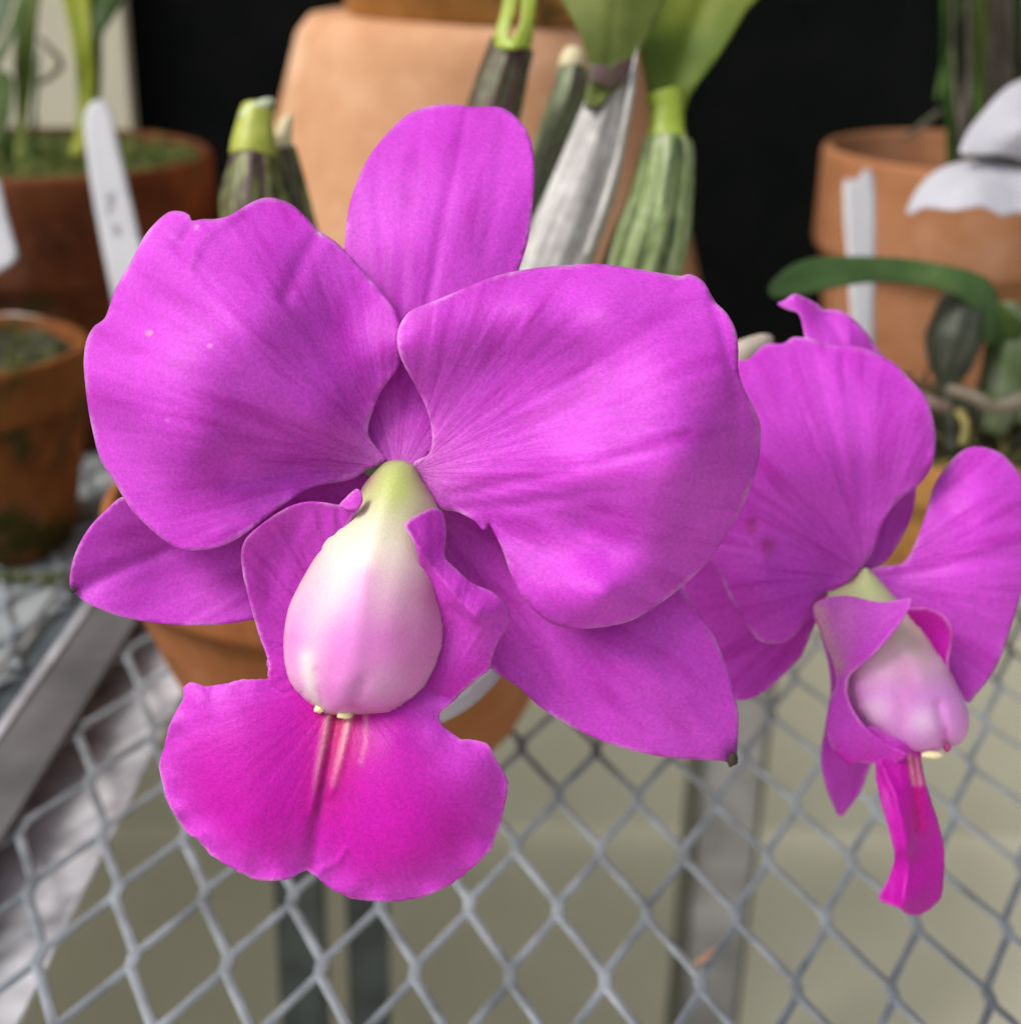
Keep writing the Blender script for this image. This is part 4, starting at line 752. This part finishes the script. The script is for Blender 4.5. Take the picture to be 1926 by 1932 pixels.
for i in range(9):
    x, y = rnd.uniform(1775, 1900), rnd.uniform(20, 230); L = rnd.uniform(50, 120); a = rnd.uniform(-.5, .5)+math.pi/2*rnd.choice((-1, 1)); dx, dy = math.cos(a), math.sin(a)
    ol = [(x, y), (x+dx*L*.3-dy*9, y+dy*L*.3+dx*9), (x+dx*L*.7-dy*8, y+dy*L*.7+dx*8), (x+dx*L, y+dy*L), (x+dx*L*.7+dy*8, y+dy*L*.7-dx*8), (x+dx*L*.3+dy*9, y+dy*L*.3-dx*9)]
    leaf('leaf', ol, 66+rnd.uniform(-2, 3), [(x, y, 0), (x+dx*L, y+dy*L, rnd.uniform(-.6, .6)), (x+dx*L*.5-dy*9, y+dy*L*.5+dx*9, .2), (x+dx*L*.5+dy*9, y+dy*L*.5-dx*9, .1)], stm, p4, sp=9, thick=.06)
tube('root', [atY(1775,210,68), atY(1745,232,67), atY(1722,250,67), atY(1700,262,67)], [.2,.18,.14,.06], simple('dim root', [(.04, .04, .02), (.08, .075, .04)], 100, .8), p4, seg=8)

# ------------------------------------------------------------------ leaves in the dark pot, upper left
p5 = empty('potted_plant', (cA.x, cA.y, zA-.5), 'plant with upright yellow green and dark green leaves in the mossy dark red pot', 'plant')
leaf('leaf', [(133,290),(142,250),(146,200),(144,140),(134,70),(118,0),(108,-40),(168,-40),(170,0),(172,60),(178,130),(176,190),(165,240),(158,290)], 69, [(145,280,0),(140,150,0),(112,-20,.3),(170,0,.4),(160,100,-.2),(175,150,.2)], g_yel, p5, base=(148,290), thick=.15, ridges=[([(150,260),(160,120),(145,0)],.12,9)])
leaf('leaf', [(176,190),(176,100),(170,0),(172,-40),(240,-40),(232,0),(214,32),(196,60),(186,95),(184,190)], 69.5, [(178,180,0),(172,0,.2),(236,-10,.6),(200,20,-.1)], g_dark, p5, base=(180,190), thick=.12)
tube('stem', [atY(168,290,74), atY(176,200,74), atY(180,130,74), atY(182,70,74)], [.3,.34,.34,.26], simple('olive brown stem', [(.09, .075, .008), (.13, .12, .012)], 60, .6), p5, seg=12)
leaf('leaf', [(28,300),(32,250),(30,180),(26,110),(32,40),(48,-40),(78,-40),(72,20),(66,90),(62,150),(52,210),(46,300)], 69, [(36,290,0),(45,100,-.2),(70,0,.3),(40,0,.3),(60,150,.2)], leafmat('mid leaf', [(.045, .075, .005), (.09, .12, .012), (.14, .17, .02)], 20), p5, base=(38,290), thick=.12, ridges=[([(38,280),(46,120),(58,-20)],.12,8)])
leaf('leaf', [(44,300),(56,260),(62,180),(66,120),(74,90),(72,170),(64,240),(60,300)], 69.8, [(50,290,0),(70,100,.2)], g_dark, p5, base=(52,300), thick=.1)
leaf('leaf', [(-40,130),(0,85),(20,40),(45,-40),(62,-40),(45,10),(28,60),(5,110),(-30,160)], 68, [(-30,140,0),(50,-20,.4),(10,70,.1)], g_dark, p5, base=(-30,140), thick=.1)
leaf('leaf', [(-60,-40),(-10,-40),(38,-40),(24,0),(8,50),(-20,90),(-60,110)], 70, [(-50,0,0),(20,0,.3),(-20,80,.3)], leafmat('blurred pale leaf', [(.09, .15, .07), (.17, .24, .13), (.26, .30, .20)], 30), p5, base=(-50,100), thick=.1)
leaf('leaf', [(-60,150),(-20,130),(20,140),(24,180),(10,250),(-20,290),(-60,290)], 70.5, [(-50,200,0),(15,160,.4),(-20,280,.2)], leafmat('pale leaf', [(.07, .12, .03), (.12, .18, .06), (.18, .22, .11)], 30), p5, base=(-50,280), thick=.1)
tube('aerial_root', [atY(72,70,75), atY(95,92,75), atY(112,112,75), atY(112,128,75), atY(88,148,75), atY(64,160,75)], [.10,.15,.17,.18,.17,.12], simple('green grey root', [(.10, .13, .08), (.19, .17, .12)], 80, .7), p5, seg=8)
for (x, h_) in ((20,70),(62,60),(100,40),(70,85),(8,60)):
    tube('stem', [atY(x,300,72.5), atY(x+rnd.uniform(-6,6),300-h_*.5,72.5), atY(x+rnd.uniform(-9,9),300-h_,72.5)], [.16,.14,.04], stm, p5, seg=8)
# little rust fleck on the mesh
pfl = atZ(1330, 1808, .15)
o = tube('petal_crumb', [pfl+Vector((-.35,-.3,0)), pfl, pfl+Vector((.3,.35,.05))], [.04,.13,.05], simple('orange crumb', [(.45, .24, .14), (.52, .3, .2)], 200, .7), None, squash=.5); tag(o, 'tiny orange crumb caught on the mesh at the bottom of the picture', 'crumb')
sc = bpy.context.scene; sc.render.engine = 'CYCLES'
sc.cycles.max_bounces = 4; sc.cycles.diffuse_bounces = 3; sc.cycles.glossy_bounces = 2; sc.cycles.transmission_bounces = 3
